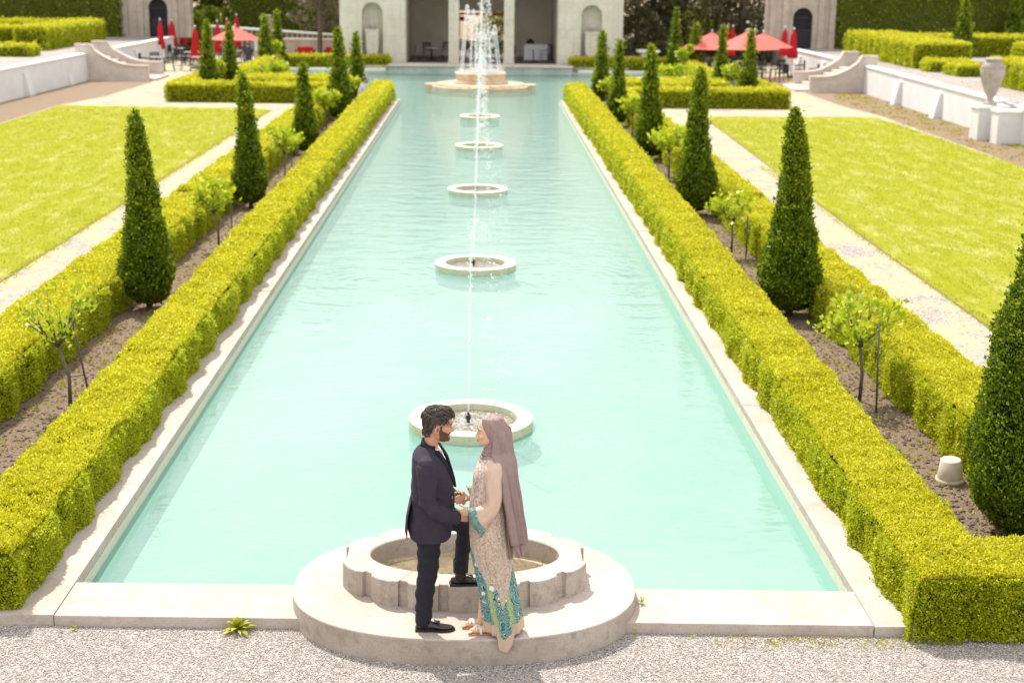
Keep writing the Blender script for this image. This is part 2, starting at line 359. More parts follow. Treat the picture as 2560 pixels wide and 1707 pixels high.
def snoise(P, s, seed=0):
    """cheap smooth pseudo noise in [-1,1] on (N,3)"""
    r = np.random.default_rng(seed); out = np.zeros(len(P))
    for k in range(5):
        d = r.normal(size=3); d /= np.linalg.norm(d); f = s*(1.0+.7*k)
        out += np.sin(P@d*f+r.uniform(0, 6.28))*np.sin(P@np.roll(d, 1)*f*.8+r.uniform(0, 6.28))/(1+.4*k)
    return out/2.2

def leaves(P, N, size, r, up=.35, rnd=.7, out=.6, wid=.42):
    """diamond leaves at P with normals N -> verts, faces; r = generator"""
    n = len(P); a = N*out+r.normal(size=(n, 3))*rnd*.6; a[:, 2] += up; a /= np.linalg.norm(a, axis=1)[:, None]+1e-9
    w = np.cross(a, r.normal(size=(n, 3))); w /= np.linalg.norm(w, axis=1)[:, None]+1e-9
    nn = np.cross(a, w); s = (size*np.ones(n)*r.uniform(.7, 1.35, n))[:, None]
    V = np.empty((n, 4, 3)); V[:, 0] = P-a*s*.25; V[:, 1] = P+a*s*.3+w*s*wid+nn*s*.08; V[:, 2] = P+a*s*.8; V[:, 3] = P+a*s*.3-w*s*wid+nn*s*.08
    return V.reshape(-1, 3), np.arange(4*n).reshape(n, 4)

def join(parts):
    """[(V,F,mi)] -> one V,F,midx"""
    vs = []; fs = []; mi = []; b = 0
    for V, F, m in parts:
        vs.append(V); fs.append(F+b); mi.append(np.full(len(F), m)); b += len(V)
    return np.concatenate(vs), np.concatenate(fs), np.concatenate(mi)

def camdist(x, y): return math.hypot(x, y)

def grid_box(x0, x1, y0, y1, z0, z1, step, wob, seed):
    """closed rounded box core with a lumpy skin, quads"""
    nx = max(2, int((x1-x0)/step)); ny = max(2, int((y1-y0)/step)); nz = max(2, int((z1-z0)/step))
    Vs = []; Fs = []; b = 0
    def face(o, u, v, nu, nv):
        nonlocal b
        U, W = np.meshgrid(np.linspace(0, 1, nu+1), np.linspace(0, 1, nv+1), indexing='ij')
        P = np.array(o)[None, :]+U.reshape(-1, 1)*np.array(u)+W.reshape(-1, 1)*np.array(v)
        idx = np.arange((nu+1)*(nv+1)).reshape(nu+1, nv+1)
        F = np.stack([idx[:-1, :-1], idx[1:, :-1], idx[1:, 1:], idx[:-1, 1:]], -1).reshape(-1, 4)
        Vs.append(P); Fs.append(F+b); b += len(P)
    dx, dy, dz = x1-x0, y1-y0, z1-z0
    face((x0, y0, z1), (dx, 0, 0), (0, dy, 0), nx, ny); face((x0, y0, z0), (dx, 0, 0), (0, 0, dz), nx, nz)
    face((x0, y1, z0), (0, 0, dz), (dx, 0, 0), nz, nx); face((x0, y0, z0), (0, 0, dz), (0, dy, 0), nz, ny)
    face((x1, y0, z0), (0, dy, 0), (0, 0, dz), ny, nz)
    P = np.concatenate(Vs); F = np.concatenate(Fs)
    D = np.stack([snoise(P, 5, seed), snoise(P, 5, seed+1), snoise(P, 5, seed+2)], 1)
    D[:, 2] *= (P[:, 2] > z0+.02)
    return P+D*wob, F

def hedge(boxes, name, label, leaf='hedge_leaf', core='hedge_core', dens=1.0, size=1.0, cat='hedge', group=None, seed=1, back=.35, lump=.03, holes=(), parts=None):
    """one clipped hedge made of axis-aligned runs (x0,x1,y0,y1,z0,z1)"""
    r = np.random.default_rng(seed); allp = []
    for (x0, x1, y0, y1, z0, z1) in boxes:
        ins = .075
        V, F = grid_box(x0+ins, x1-ins, y0+ins, y1-ins, z0, z1-ins, .22, .03, seed); allp.append((V, F, 1))
        # faces: top, -y, +y, -x, +x
        yb = np.linspace(y0, y1, max(2, int((y1-y0)/2.5)+2))
        for i in range(len(yb)-1):
            a, c = yb[i], yb[i+1]; d = max(9.5, camdist((x0+x1)/2, (a+c)/2)-.5); sz = (.0085+.00092*d)*size; rho = 7.0/sz**2*dens
            fl = [('t', (x1-x0)*(c-a), 1.0), ('l', (c-a)*(z1-z0), back if (x0+x1)/2 < AX else 1), ('r', (c-a)*(z1-z0), back if (x0+x1)/2 > AX else 1)]
            if i == 0: fl.append(('f', (x1-x0)*(z1-z0), 1.))
            if i == len(yb)-2: fl.append(('b', (x1-x0)*(z1-z0), back))
            for k, A, w in fl:
                n = int(A*rho*w); u = r.uniform(size=n); v = r.uniform(size=n); N = np.zeros((n, 3)); P = np.zeros((n, 3))
                if k == 't': P[:, 0] = x0+u*(x1-x0); P[:, 1] = a+v*(c-a); P[:, 2] = z1; N[:, 2] = 1
                elif k == 'l': P[:, 0] = x0; P[:, 1] = a+u*(c-a); P[:, 2] = z0+v*(z1-z0); N[:, 0] = -1
                elif k == 'r': P[:, 0] = x1; P[:, 1] = a+u*(c-a); P[:, 2] = z0+v*(z1-z0); N[:, 0] = 1
                elif k == 'f': P[:, 1] = y0; P[:, 0] = x0+u*(x1-x0); P[:, 2] = z0+v*(z1-z0); N[:, 1] = -1
                else: P[:, 1] = y1; P[:, 0] = x0+u*(x1-x0); P[:, 2] = z0+v*(z1-z0); N[:, 1] = 1
                # rounded edges
                ctr = np.array([(x0+x1)/2, 0, z0]); hw = (x1-x0)/2; rr_ = .15 if leaf == 'hedge_leaf' and x1-x0 < 1.3 and z1 < 1 else .09
                ex = np.abs(P[:, 0]-ctr[0])-(hw-rr_); ez = P[:, 2]-(z1-rr_); m = (ex > 0) & (ez > 0)
                L = np.hypot(ex, ez); sc_ = np.where(m & (L > rr_), rr_/np.maximum(L, 1e-6), 1.)
                P[:, 0] = np.where(m, ctr[0]+np.sign(P[:, 0]-ctr[0])*(hw-rr_+ex*sc_), P[:, 0]); P[:, 2] = np.where(m, z1-rr_+ez*sc_, P[:, 2])
                for yy, sg in ((y0, -1), (y1, 1)):
                    ey = sg*(P[:, 1]-yy)+rr_; ez = P[:, 2]-(z1-rr_); m = (ey > 0) & (ez > 0); L = np.hypot(ey, ez); s2 = np.where(m & (L > rr_), rr_/np.maximum(L, 1e-6), 1.)
                    P[:, 1] = np.where(m, yy+sg*(-rr_+ey*s2), P[:, 1]); P[:, 2] = np.where(m, z1-rr_+ez*s2, P[:, 2])
                lum = snoise(P, 3.6, seed+5)*lump*1.3+snoise(P, 15, seed+6)*lump*.7+np.abs(snoise(P*np.array([1, 1, .2]), 6.5, seed+7))*lump*(-1.1 if k != 't' else -.3)+lump*.4
                if leaf == 'hedge_leaf': lum = lum+.035*np.sin(P[:, 1]*4.7+1.7*np.sin(P[:, 1]*1.13+seed)+seed)*(np.abs(N[:, 0]) > .5)+.022*np.sin(P[:, 1]*4.1+1.3*seed+2*P[:, 0])*(N[:, 2] > .5)
                P += N*(lum+r.normal(size=n)*sz*.50+(r.uniform(size=n) < .07)*r.uniform(.3, 1.6, n)*sz-sz*.2)[:, None]
                keep = r.uniform(size=n) < np.clip(.95+.8*snoise(P, 9, seed+9), .35, 1)
                for (hx, hy, hz, hr) in holes: keep &= ((P[:, 0]-hx)**2+(P[:, 1]-hy)**2+(P[:, 2]-hz)**2) > hr*hr
                P = P[keep]; N = N[keep]
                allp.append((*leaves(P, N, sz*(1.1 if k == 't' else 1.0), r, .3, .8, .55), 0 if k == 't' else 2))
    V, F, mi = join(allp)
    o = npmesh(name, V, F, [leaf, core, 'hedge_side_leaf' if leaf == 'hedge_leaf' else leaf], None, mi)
    return tag(o, label, cat, group)

CYP = [(0, .42), (.05, .80), (.14, 1.0), (.24, .92), (.36, .75), (.52, .53), (.70, .40), (.86, .30), (.94, .20), (.985, .09), (1, .02)]
def cypress(x, y, h, w, label, seed, group='clipped cone cypresses along the pool beds', z0=0.0, prof=CYP, leaf='cyp_leaf', dens=1.0, name='cypress_tree', lean=0.0):
    r = np.random.default_rng(seed); w = w*.90 if name == 'cypress_tree' else w; e = empty(name, (x, y, z0), label=label, cat='tree', group=group)
    d = camdist(x, y); sz = .0115+.00125*d; tt = np.array([p[0] for p in prof]); rad = np.array([p[1] for p in prof])*w/2
    def lumps(T, A): return 1+.07*np.sin(3*A+seed+9*T)+.05*np.sin(5*A-seed*2+21*T)+.05*np.sin(31*T+2*A+seed)+.025*np.sin(6.5*T+seed*1.7)+.03*np.sin(53*T-3*A)
    nA, nT = 28, 46; T, A = np.meshgrid(np.linspace(0, 1, nT), np.linspace(0, 2*np.pi, nA, endpoint=False), indexing='ij')
    base = .12
    def pos(T, A, k=1.0):
        rr_ = np.interp(T, tt, rad)*lumps(T, A)*k
        return np.stack([rr_*np.cos(A)+lean*T*T, rr_*np.sin(A), base+T*(h-base)], -1)
    V = pos(T, A, .86).reshape(-1, 3); idx = np.arange(nT*nA).reshape(nT, nA)
    F = np.stack([idx[:-1], np.roll(idx, -1, 1)[:-1], np.roll(idx, -1, 1)[1:], idx[1:]], -1).reshape(-1, 4)
    area = 2*np.pi*w*.33*h; n = int(area*9.5/sz**2*dens); n = min(n, 120000)
    t = r.uniform(size=n*2); keep = r.uniform(size=n*2) < np.interp(t, tt, rad)/rad.max(); t = t[keep][:n]; a = r.uniform(0, 2*np.pi, len(t))
    a = a[np.ones(len(t), bool)]; P = pos(t, a, 1.0)
    N = np.stack([np.cos(a), np.sin(a), np.full(len(t), .25)], -1)
    P += N*(r.normal(size=len(t))*sz*.5+(r.uniform(size=len(t)) < .06)*r.uniform(.5, 1.8, len(t))*sz+snoise(P, 22, seed)*.024-.01)[:, None]
    kp = r.uniform(size=len(t)) < np.clip(.9+.75*snoise(P, 11, seed+8), .25, 1); P, N, t, a = P[kp], N[kp], t[kp], a[kp]
    N2 = N.copy(); LV, LF = leaves(P, N2, sz*1.15, r, .75, .75, .55, .34)
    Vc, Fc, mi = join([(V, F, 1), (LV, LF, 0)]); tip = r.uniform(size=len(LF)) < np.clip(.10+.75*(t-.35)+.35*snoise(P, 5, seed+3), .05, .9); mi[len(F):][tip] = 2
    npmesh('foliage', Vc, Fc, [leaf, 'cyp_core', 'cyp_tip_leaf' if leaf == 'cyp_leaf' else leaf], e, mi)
    MB().tube([(0, 0, -.02), (0, 0, .2), (0, 0, .6)], [w*.07, w*.055, w*.04], 8).build('trunk', 'bark', e, True)
    return e

def smalltree(x, y, h, w, label, seed, z0=0.0, stem=True, dens=1.0, tilt=0.0):
    r = np.random.default_rng(seed); rd = random.Random(seed)
    e = empty('standard_shrub', (x, y, z0), label=label, cat='small tree', group='small standard trees between the cypresses')
    fork = h*.52; b = MB(); b.tube([(0, 0, -.02), (.01, 0, fork*.5), (tilt, .01, fork)], [.026, .022, .02], 8)
    tips = []; nb = 8
    for i in range(nb):
        a = 2*math.pi*i/nb+rd.uniform(-.3, .3); L = w*.5*rd.uniform(.5, .95); zt = fork+(h-fork)*rd.uniform(.35, .8)
        p1 = (tilt+math.cos(a)*L*.45, math.sin(a)*L*.45, fork+(zt-fork)*.45+.02); p2 = (tilt+math.cos(a)*L, math.sin(a)*L, zt)
        b.tube([(tilt, .01, fork-.01), p1, p2], [.014, .009, .004], 6); tips += [p2, p1]
        for _ in range(2):
            a2 = a+rd.uniform(-.6, .6); q = (p1[0]+math.cos(a2)*L*.5, p1[1]+math.sin(a2)*L*.5, zt+rd.uniform(-.02, .12)*h); b.tube([p1, q], [.008, .003], 5); tips.append(q)
    b.build('trunk', 'bark', e, True)
    d = camdist(x, y); sz = .030+.0016*d; n = int(640*dens*(w/.85)**2*min(1, (.07/sz))); tips = np.array(tips)
    k = r.integers(0, len(tips), n); P = tips[k]+r.normal(size=(n, 3))*np.array([w*.085, w*.085, h*.045])
    m = P[:, 2] > fork*1.0; P = P[m]; c = np.array([tilt, 0, fork]); N = P-c; N /= np.linalg.norm(N, axis=1)[:, None]
    V, F = leaves(P, N, sz*1.25, r, .25, .9, .5, .34)
    npmesh('crown', V, F, ['crown_leaf'], e)
    return e

def stake(x, y, h, label, lean=(0, 0), tie=None):
    e = empty('garden_stake', (x, y, 0), label=label, cat='stake', group='stakes beside the standard trees')
    MB().tube([(0, 0, -.02), (lean[0], lean[1], h)], .013, 6).build('post', 'stake', e, True)
    if tie: MB().tube([(lean[0]*.3, 0, h*.3), (lean[0]*.3+tie[0], tie[1], h*.27)], .009, 5).build('tie', 'stake', e)
    return e

# ================================================================== SETTING
HOLE = [(-3.455, 3.205, 11.15, 60.6), (-4.55, 4.30, 60.6, 65.0), (-10.5, 10.25, 65.0, 79.0)]
def inhole(x, y): return any(a < x < b and c < y < d for a, b, c, d in HOLE)
def sheet(name, xs, ys, z, mat_, skip=inhole, kind='structure', keep=None):
    xs = sorted(set(xs)); ys = sorted(set(ys)); b = MB()
    for i in range(len(xs)-1):
        for j in range(len(ys)-1):
            cx, cy = (xs[i]+xs[i+1])/2, (ys[j]+ys[j+1])/2
            if skip and skip(cx, cy): continue
            if keep and not keep(cx, cy): continue
            b.add([(xs[i], ys[j], z), (xs[i+1], ys[j], z), (xs[i+1], ys[j+1], z), (xs[i], ys[j+1], z)], [(0, 1, 2, 3)])
    return tag(b.build(name, mat_, fix=False), kind=kind)
HX = [-10.5, -4.55, -3.455, 3.205, 4.30, 10.25]; HY = [11.15, 60.6, 65, 79]
sheet('ground', [-600, 600]+HX, [-300, 900]+HY, -.012, 'soil')
sheet('gravel_path', [-19.2, 17.8]+HX, [10.8, 96]+HY, 0.0, 'gravel_path')
sheet('gravel_forecourt', [-40, 40], [-6, 10.8], 0.0, 'gravel', skip=None)
# pool
sheet('pool_floor', HX, HY, -.36, 'pool_floor', skip=None, keep=inhole)
b = MB()
def pwall(x0, y0, x1, y1): b.add([(x0, y0, -.37), (x1, y1, -.37), (x1, y1, 0), (x0, y0, 0)], [(0, 1, 2, 3)])
pts = [(-3.455, 11.15), (-3.455, 60.6), (-4.55, 60.6), (-4.55, 65), (-10.5, 65), (-10.5, 79), (10.25, 79), (10.25, 65), (4.3, 65), (4.3, 60.6), (3.205, 60.6), (3.205, 11.15)]
for i in range(len(pts)): pwall(*pts[i], *pts[(i+1) % len(pts)])
tag(b.build('pool_wall', 'pool_wall', fix=False), kind='structure')
xs = HX; b = MB()
o = sheet('pool_water', HX, HY, -.11, 'water', skip=None, keep=inhole)
# coping stones (side runs in slabs with open joints, front run cut by the platform)
def coping_run(side):
    b = MB(); y = 11.2; rd = random.Random(3+side); x_in = -3.46 if side < 0 else 3.21; x_out = -3.98 if side < 0 else 3.73
    y = 11.34 if side < 0 else 11.19
    y0 = 10.698 if side < 0 else 10.528
    a, c = sorted((x_in, x_out)); first = True
    while y < 60.0:
        L = 3.05 if not first else 2.4; y2 = min(60.0, y+L); j = rd.uniform(-.004, .004)
        b.box(a, c, (y0 if first else y+.004), y2-.004, -.015, .09+j); y = y2; first = False
    o = b.build('pool_coping', ['coping'], bevel=.006); return tag(o, kind='structure')
coping_run(-1); coping_run(1)
b = MB()
for (xa, xb) in ((-3.452, -1.40), (1.14, 3.202)):
    ya, yb = 10.612-.0225*(xa-AX), 10.612-.0225*(xb-AX); ia, ib = 11.27-.021*(xa-AX), 11.27-.021*(xb-AX)
    b.prism([(xa, ya), (xb, yb), (xb, ib), (xa, ia)], -.014, .0925)
tag(b.build('front_coping', ['coping'], bevel=.006), kind='structure')
b = MB()
b.box(-10.7, -5.3, 79.0, 79.3, -.01, .10); b.box(5.2, 10.45, 79.0, 79.3, -.01, .10)
for sx, xx in ((-1, -10.5), (1, 10.25)):
    a, c = sorted((xx, xx+sx*.35)); b.box(a, c, 65.0, 79.3, -.01, .095)
    b.box(min(sx*5.4+AX, xx), max(sx*5.4+AX, xx), 64.7, 65.0, -.01, .09)
    a, c = sorted((xx-sx*.02, xx-sx*2.4)); b.box(a, c, 75.2, 75.6, -.36, .02); 
tag(b.build('far_coping', ['white_cap'], bevel=.01), kind='structure')
# beds and lawns
def quad(name, poly, z, m, kind='structure'):
    b = MB(); b.add([(x, y, z) for x, y in poly], [tuple(range(len(poly)))]); return tag(b.build(name, m, fix=False), kind=kind)
quad('soil_bed', [(-5.75, 10.8), (-4.0, 10.8), (-4.0, 60.5), (-5.75, 60.5)], .004, 'soil')
quad('soil_bed', [(3.75, 10.5), (5.5, 10.5), (5.5, 60.5), (3.75, 60.5)], .004, 'soil')
quad('soil_border', [(-19.3, 20), (-16.6, 20), (-16.6, 56.4), (-15.9, 60), (-15.7, 68.9), (-18.9, 69.3)], .004, 'soil')
quad('soil_border', [(17.9, 20), (15.5, 20), (15.5, 55), (15.0, 60), (14.9, 66.6), (17.8, 66.8)], .004, 'soil')
quad('soil_bed', [(-12.6, 59), (-5.5, 59), (-5.5, 64.6), (-12.6, 64.6)], .004, 'soil')
quad('soil_bed', [(5.2, 58.6), (12.2, 58.6), (12.2, 64.6), (5.2, 64.6)], .004, 'soil')
def rcorner(cx, cy, r, a0, a1, n=8): return [(cx+r*math.cos(R(a0+(a1-a0)*i/n)), cy+r*math.sin(R(a0+(a1-a0)*i/n))) for i in range(n+1)]
quad('lawn', [(-8.2, 14), ]+rcorner(-9.2, 55.0, 1.0, 0, 90)+[(-16.5, 56.4), (-16.5, 14)], .010, 'lawn')
quad('lawn', [(7.75, 13), (15.5, 13), (15.5, 40), (15.1, 54.9)]+rcorner(9.4, 53.6, 1.0, 90, 180)+[(8.2, 44), (7.9, 30)], .010, 'lawn')
def edge_strip(pts, name):
    b = MB()
    for (x0, y0), (x1, y1) in zip(pts[:-1], pts[1:]):
        b.add([(x0-.025, y0, .006), (x0+.025, y0, .006), (x1+.025, y1, .006), (x1-.025, y1, .006)], [(0, 1, 2, 3)])
    return tag(b.build(name, 'soil', fix=False), kind='structure')
edge_strip([(-8.18, 14), (-8.18, 55)], 'lawn_edge'); edge_strip([(7.73, 13), (7.88, 30), (8.18, 44), (8.38, 53.6)], 'lawn_edge')
# upper terraces
tag(MB().box(-90, -19.42, 15, 160, -.3, 1.15).build('upper_terrace', 'terrace_path'), kind='structure')
tag(MB().box(18.05, 90, 15, 160, -.3, 1.15).build('upper_terrace', 'terrace_path'), kind='structure')
tag(MB().box(-19.14, 17.84, 96.0, 160, -.3, .9).build('far_bank', 'soil'), kind='structure')

# loose stones on the forecourt
def stones():
    n = 60000; r = np.random.default_rng(3); X = r.uniform(-4.6, 4.4, n); Y = 10.75-r.uniform(0, 1, n)**1.0*2.0
    keep = ~((((np.abs(X-AX)/1.43)**2.3+(np.abs(Y-11.05)/1.05)**2.3) < 1)) & (Y < 10.60-.0225*(X-AX)); X, Y = X[keep], Y[keep]; n = len(X)
    o = np.array([[1, 0, 0], [0, 1, 0], [-1, 0, 0], [0, -1, 0], [0, 0, 1], [0, 0, -.4]], float); f = np.array([[0, 1, 4], [1, 2, 4], [2, 3, 4], [3, 0, 4], [1, 0, 5], [2, 1, 5], [3, 2, 5], [0, 3, 5]])
    s = r.uniform(.004, .0085, n)[:, None, None]; V = o[None]*s*r.uniform(.6, 1.3, (n, 6, 1))*np.array([1, 1, .8]); a = r.uniform(0, 6.28, n); ca, sa = np.cos(a)[:, None], np.sin(a)[:, None]
    x = V[..., 0]*ca-V[..., 1]*sa+X[:, None]; y = V[..., 0]*sa+V[..., 1]*ca+Y[:, None]; z = V[..., 2]+.003
    V = np.stack([x, y, z], -1).reshape(-1, 3); F = (f[None]+6*np.arange(n)[:, None, None]).reshape(-1, 3)
    tag(npmesh('loose_gravel', V, F, ['stones']), label='loose pale gravel stones on the forecourt', kind='stuff')
stones()

# ================================================================== PLATFORM FOUNTAIN
def fountain_platform():
    e = empty('platform_fountain', (AX, 11.05, 0), label='stone platform fountain with scalloped basin at the near end of the pool', cat='fountain')
    pl = []
    for i in range(96):
        a = 2*math.pi*i/96; c, s = math.cos(a), math.sin(a); q = 2/2.3
        pl.append((1.425*abs(c)**q*(1 if c > 0 else -1), (1.12 if s > 0 else 1.04)*abs(s)**q*(1 if s > 0 else -1)))
    b = MB(); n = len(pl)
    def ring(k, z): return [(x*k, y*k, z) for x, y in pl]
    b.loft([ring(1.0, -.36), ring(1.0, .208), ring(.997, .217), ring(.990, .22), ring(.5, .22)], cap=False, mi=0); b.f.append(tuple(range(4*n, 5*n))); b.mi.append(0)
    for k in range(len(b.f)):
        if k < n*1: b.mi[k] = 1
    b.build('platform', ['coping', 'coping_side'], e)
    # scalloped basin rim
    q1 = [(.127, -.68), (.127, -.66), (.207, -.655), (.215, -.64)]
    half = [(.0, -.702), (.05, -.699), (.10, -.688), (.122, -.676), (.127, -.650), (.2, -.640), (.206, -.668), (.25, -.680), (.33, -.670), (.41, -.640), (.450, -.614), (.452, -.585), (.520, -.553), (.532, -.580), (.60, -.575), (.68, -.535), (.735, -.482), (.758, -.448), (.748, -.415), (.805, -.365), (.832, -.385), (.888, -.368), (.95, -.302), (.995, -.215), (1.012, -.165), (.985, -.14), (.985, -.07), (.985, 0)]
    # y centre of rim 0.10 ahead of the platform centre
    def sgn(pts, sx, sy): return [(x*sx, y*sy) for x, y in pts]
    H = half; top = [(x, y) for x, y in H]
    out = [(x, y) for x, y in H]+[(x, -y) for x, y in reversed(H[:-1])]+[(-x, -y) for x, y in H[1:]]+[(-x, y) for x, y in reversed(H[1:-1])]
    oy = .13; out = [(x, y*(.97 if y < 0 else .97)+oy-.02) for x, y in out]
    m = len(out)
    b = MB()
    def o_(k, z): return [(x*k, (y-oy)*k+oy, z) for x, y in out]
    ang = [math.atan2(y-oy, x) for x, y in out]
    inn = lambda k, z: [(.795*math.cos(a2)*k, .435*math.sin(a2)*k+oy-.005, z) for a2 in [math.atan2(math.sin(a)/.66*1.0, math.cos(a)/1.0) for a in ang]]
    b.loft([o_(1.004, .20), o_(1.0, .432), o_(.994, .44), inn(1.012, .44), inn(1.0, .43), inn(.99, .15)], cap=False)
    for k in range(m): b.mi[k] = 1
    for k in range(4*m, 5*m): b.mi[k] = 1
    bo = b.build('basin', ['coping', 'coping_side'], e)
    b = MB(); b.f = []; ring_ = inn(.995, .275); b.add(ring_, [tuple(range(m))]); b.build('basin_floor', 'basin_silt', bo, fix=False)
    b = MB(); b.add([(x*.93, (y-oy)*.86+oy-.03, .279) for x, y, z in ring_], [tuple(range(m))]); b.build('water', 'clear_shallow', bo, fix=False)
    return e
def mat_silt():
    b = NB('basin_silt'); v = b.coord(); n = b.noise(v, 4, 5, .7); n2 = b.noise(v, 35, 3)
    c = b.mix(b.ramp(n, (.4, 0.), (.65, 1.)), (.50, .40, .27), (.30, .23, .15)); c = b.mix(b.math('MULTIPLY', b.ramp(n2, (.6, 0.), (.65, 1.)), .6), c, (.1, .07, .05))
    return b.done(b.pbr(c, .5, .4, nrm=b.bump(n2, .4, .01)))
MT['basin_silt'] = mat_silt()
def mat_shallow():
    b = NB('clear_shallow_water'); v = b.coord(); n = b.noise(v, 38, 4, .7); nr = b.bump(n, .8, .02)
    fr = b.n('Fresnel'); fr.inputs['IOR'].default_value = 1.33; b.l(nr, fr.inputs['Normal']); tr = b.n('BsdfTransparent'); b.val(tr.inputs[0], (.86, .84, .78))
    gl = b.n('BsdfGlossy'); gl.inputs['Roughness'].default_value = .05; b.l(nr, gl.inputs['Normal']); ms = b.n('MixShader')
    b.l(fr.outputs[0], ms.inputs[0]); b.l(tr.outputs[0], ms.inputs[1]); b.l(gl.outputs[0], ms.inputs[2]); return b.done(ms.outputs[0])
MT['clear_shallow'] = mat_shallow()
fountain_platform()

# ================================================================== RING FOUNTAINS
ICO = None
def drops(P, S, name, parent, mat_='foam'):
    """small octahedral drops"""
    o = np.array([[1, 0, 0], [0, 1, 0], [-1, 0, 0], [0, -1, 0], [0, 0, 1], [0, 0, -1]], float); f = np.array([[0, 1, 4], [1, 2, 4], [2, 3, 4], [3, 0, 4], [1, 0, 5], [2, 1, 5], [3, 2, 5], [0, 3, 5]])
    n = len(P); V = (o[None]*np.asarray(S)[:, None, None]*np.array([1, 1, 1.5])+np.asarray(P)[:, None, :]).reshape(-1, 3)
    F = (f[None]+6*np.arange(n)[:, None, None]).reshape(-1, 3); return tag(npmesh(name, V, F, [mat_], parent, smooth=True), kind='stuff')
def jet(parent, x, y, z0, h, r0, seed, dx=.1, spread=.12, nd=160, dy=0.0, arc=.35, sz=.008):
    r = np.random.default_rng(seed); b = MB(); pts = []; rad = []
    n = 26
    for i in range(n+1):
        t = i/n; w = t*t
        pts.append((x+dx*t+.018*w*math.sin(9*t+seed)+.01*w*r.normal(), y+dy*t+.01*w*r.normal(), z0+h*(1-(1-t)**1.15))); rad.append(r0*(1+.5*w*r.normal()*.6)*(1-.35*t))
    b.tube(pts, [max(.003, q) for q in rad], 7); o = b.build('jet', 'jet', parent, True)
    # beads along the stream and falling drops
    t = r.uniform(.25, 1, nd); P = np.stack([x+dx*t+r.normal(size=nd)*spread*.22*t, y+dy*t+r.normal(size=nd)*spread*.22*t, z0+h*t+r.normal(size=nd)*.02], -1)
    k = int(nd*1.1); u = r.uniform(0, 1, k); th = r.normal(0, .55, k); dist = arc*(u**.6)*r.uniform(.5, 1.2, k); zz = h*(1-u**1.8)
    Q = np.stack([x+dx+dist*np.cos(th), y+dy+dist*np.sin(th)*.8, z0+np.maximum(zz, .0)], -1)
    drops(np.concatenate([P, Q]), np.concatenate([r.uniform(.5, 1.3, nd)*sz, r.uniform(.4, 1.5, k)*sz]), 'spray', parent)
    return o
ringlabels = ['round stone ring fountain nearest the couple, thin jet rising from a dark nozzle', 'round stone ring fountain second from the couple along the pool', 'round stone ring fountain in the middle of the row of five', 'round stone ring fountain second from the tiered fountain', 'round stone ring fountain farthest from the couple, just before the tiered fountain']
def ring_fountain(i, y):
    e = empty('ring_fountain', (AX+.005, y, 0), label=ringlabels[i], cat='fountain', group='ring fountains down the middle of the pool')
    b = MB(); b.lathe([(.747, -.36), (.747, -.112)], n=64, mi=2); b.lathe([(.7472, -.112), (.747, -.004), (.742, .0)], n=64, mi=1); b.lathe([(.742, 0), (.568, 0.001)], n=64, mi=0); b.lathe([(.568, .001), (.562, -.006), (.558, -.25)], n=64, mi=1)  # below the waterline, teal stands in for tinted underwater shade
    rm = b.build('rim', ['ring_stone', 'ring_side', 'pool_wall'], e, smooth=False)
    b = MB(); b.lathe([(.56, 0), (.3, .0), (.01, .0)], (0, 0, -.085), 48); b.build('water', 'basin_water', e)
    nz_ = MB(); nz_.lathe([(.0, .03), (.013, .03), (.015, 0), (.03, -.005), (.034, -.05), (.02, -.06), (.02, -.1)], (-.03, 0, .03), 14); nz_.build('nozzle', 'iron', e)
    jet(e, -.03, 0, .05, [2.35, 2.5, 2.9, 2.9, 3.0][i], [.0065, .011, .016, .02, .022][i], 11+i, dx=[.03, .05, .03, .03, .0][i], nd=[200, 200, 170, 150, 140][i], spread=[.10, .14, .35, .5, .6][i], sz=[.0075, .010, .013, .016, .018][i], arc=[.45, .5, .3, .3, .3][i])
    r = np.random.default_rng(40+i); n = 260 if i == 0 else 160; cx, cy = (1.0, -.75) if i == 0 else (.45, -.55); sg = .28 if i == 0 else .22
    P = np.stack([cx+r.normal(size=n)*sg, cy+r.normal(size=n)*sg*.9, np.abs(r.normal(size=n))*.03-.105], -1); m = np.hypot(P[:, 0], P[:, 1]) > .76; P = P[m]
    drops(P, r.uniform(.3, 1., len(P))*(.006+.0018*i), 'splash', e)
    return e
for i, y in enumerate(RINGS_Y): ring_fountain(i, y)

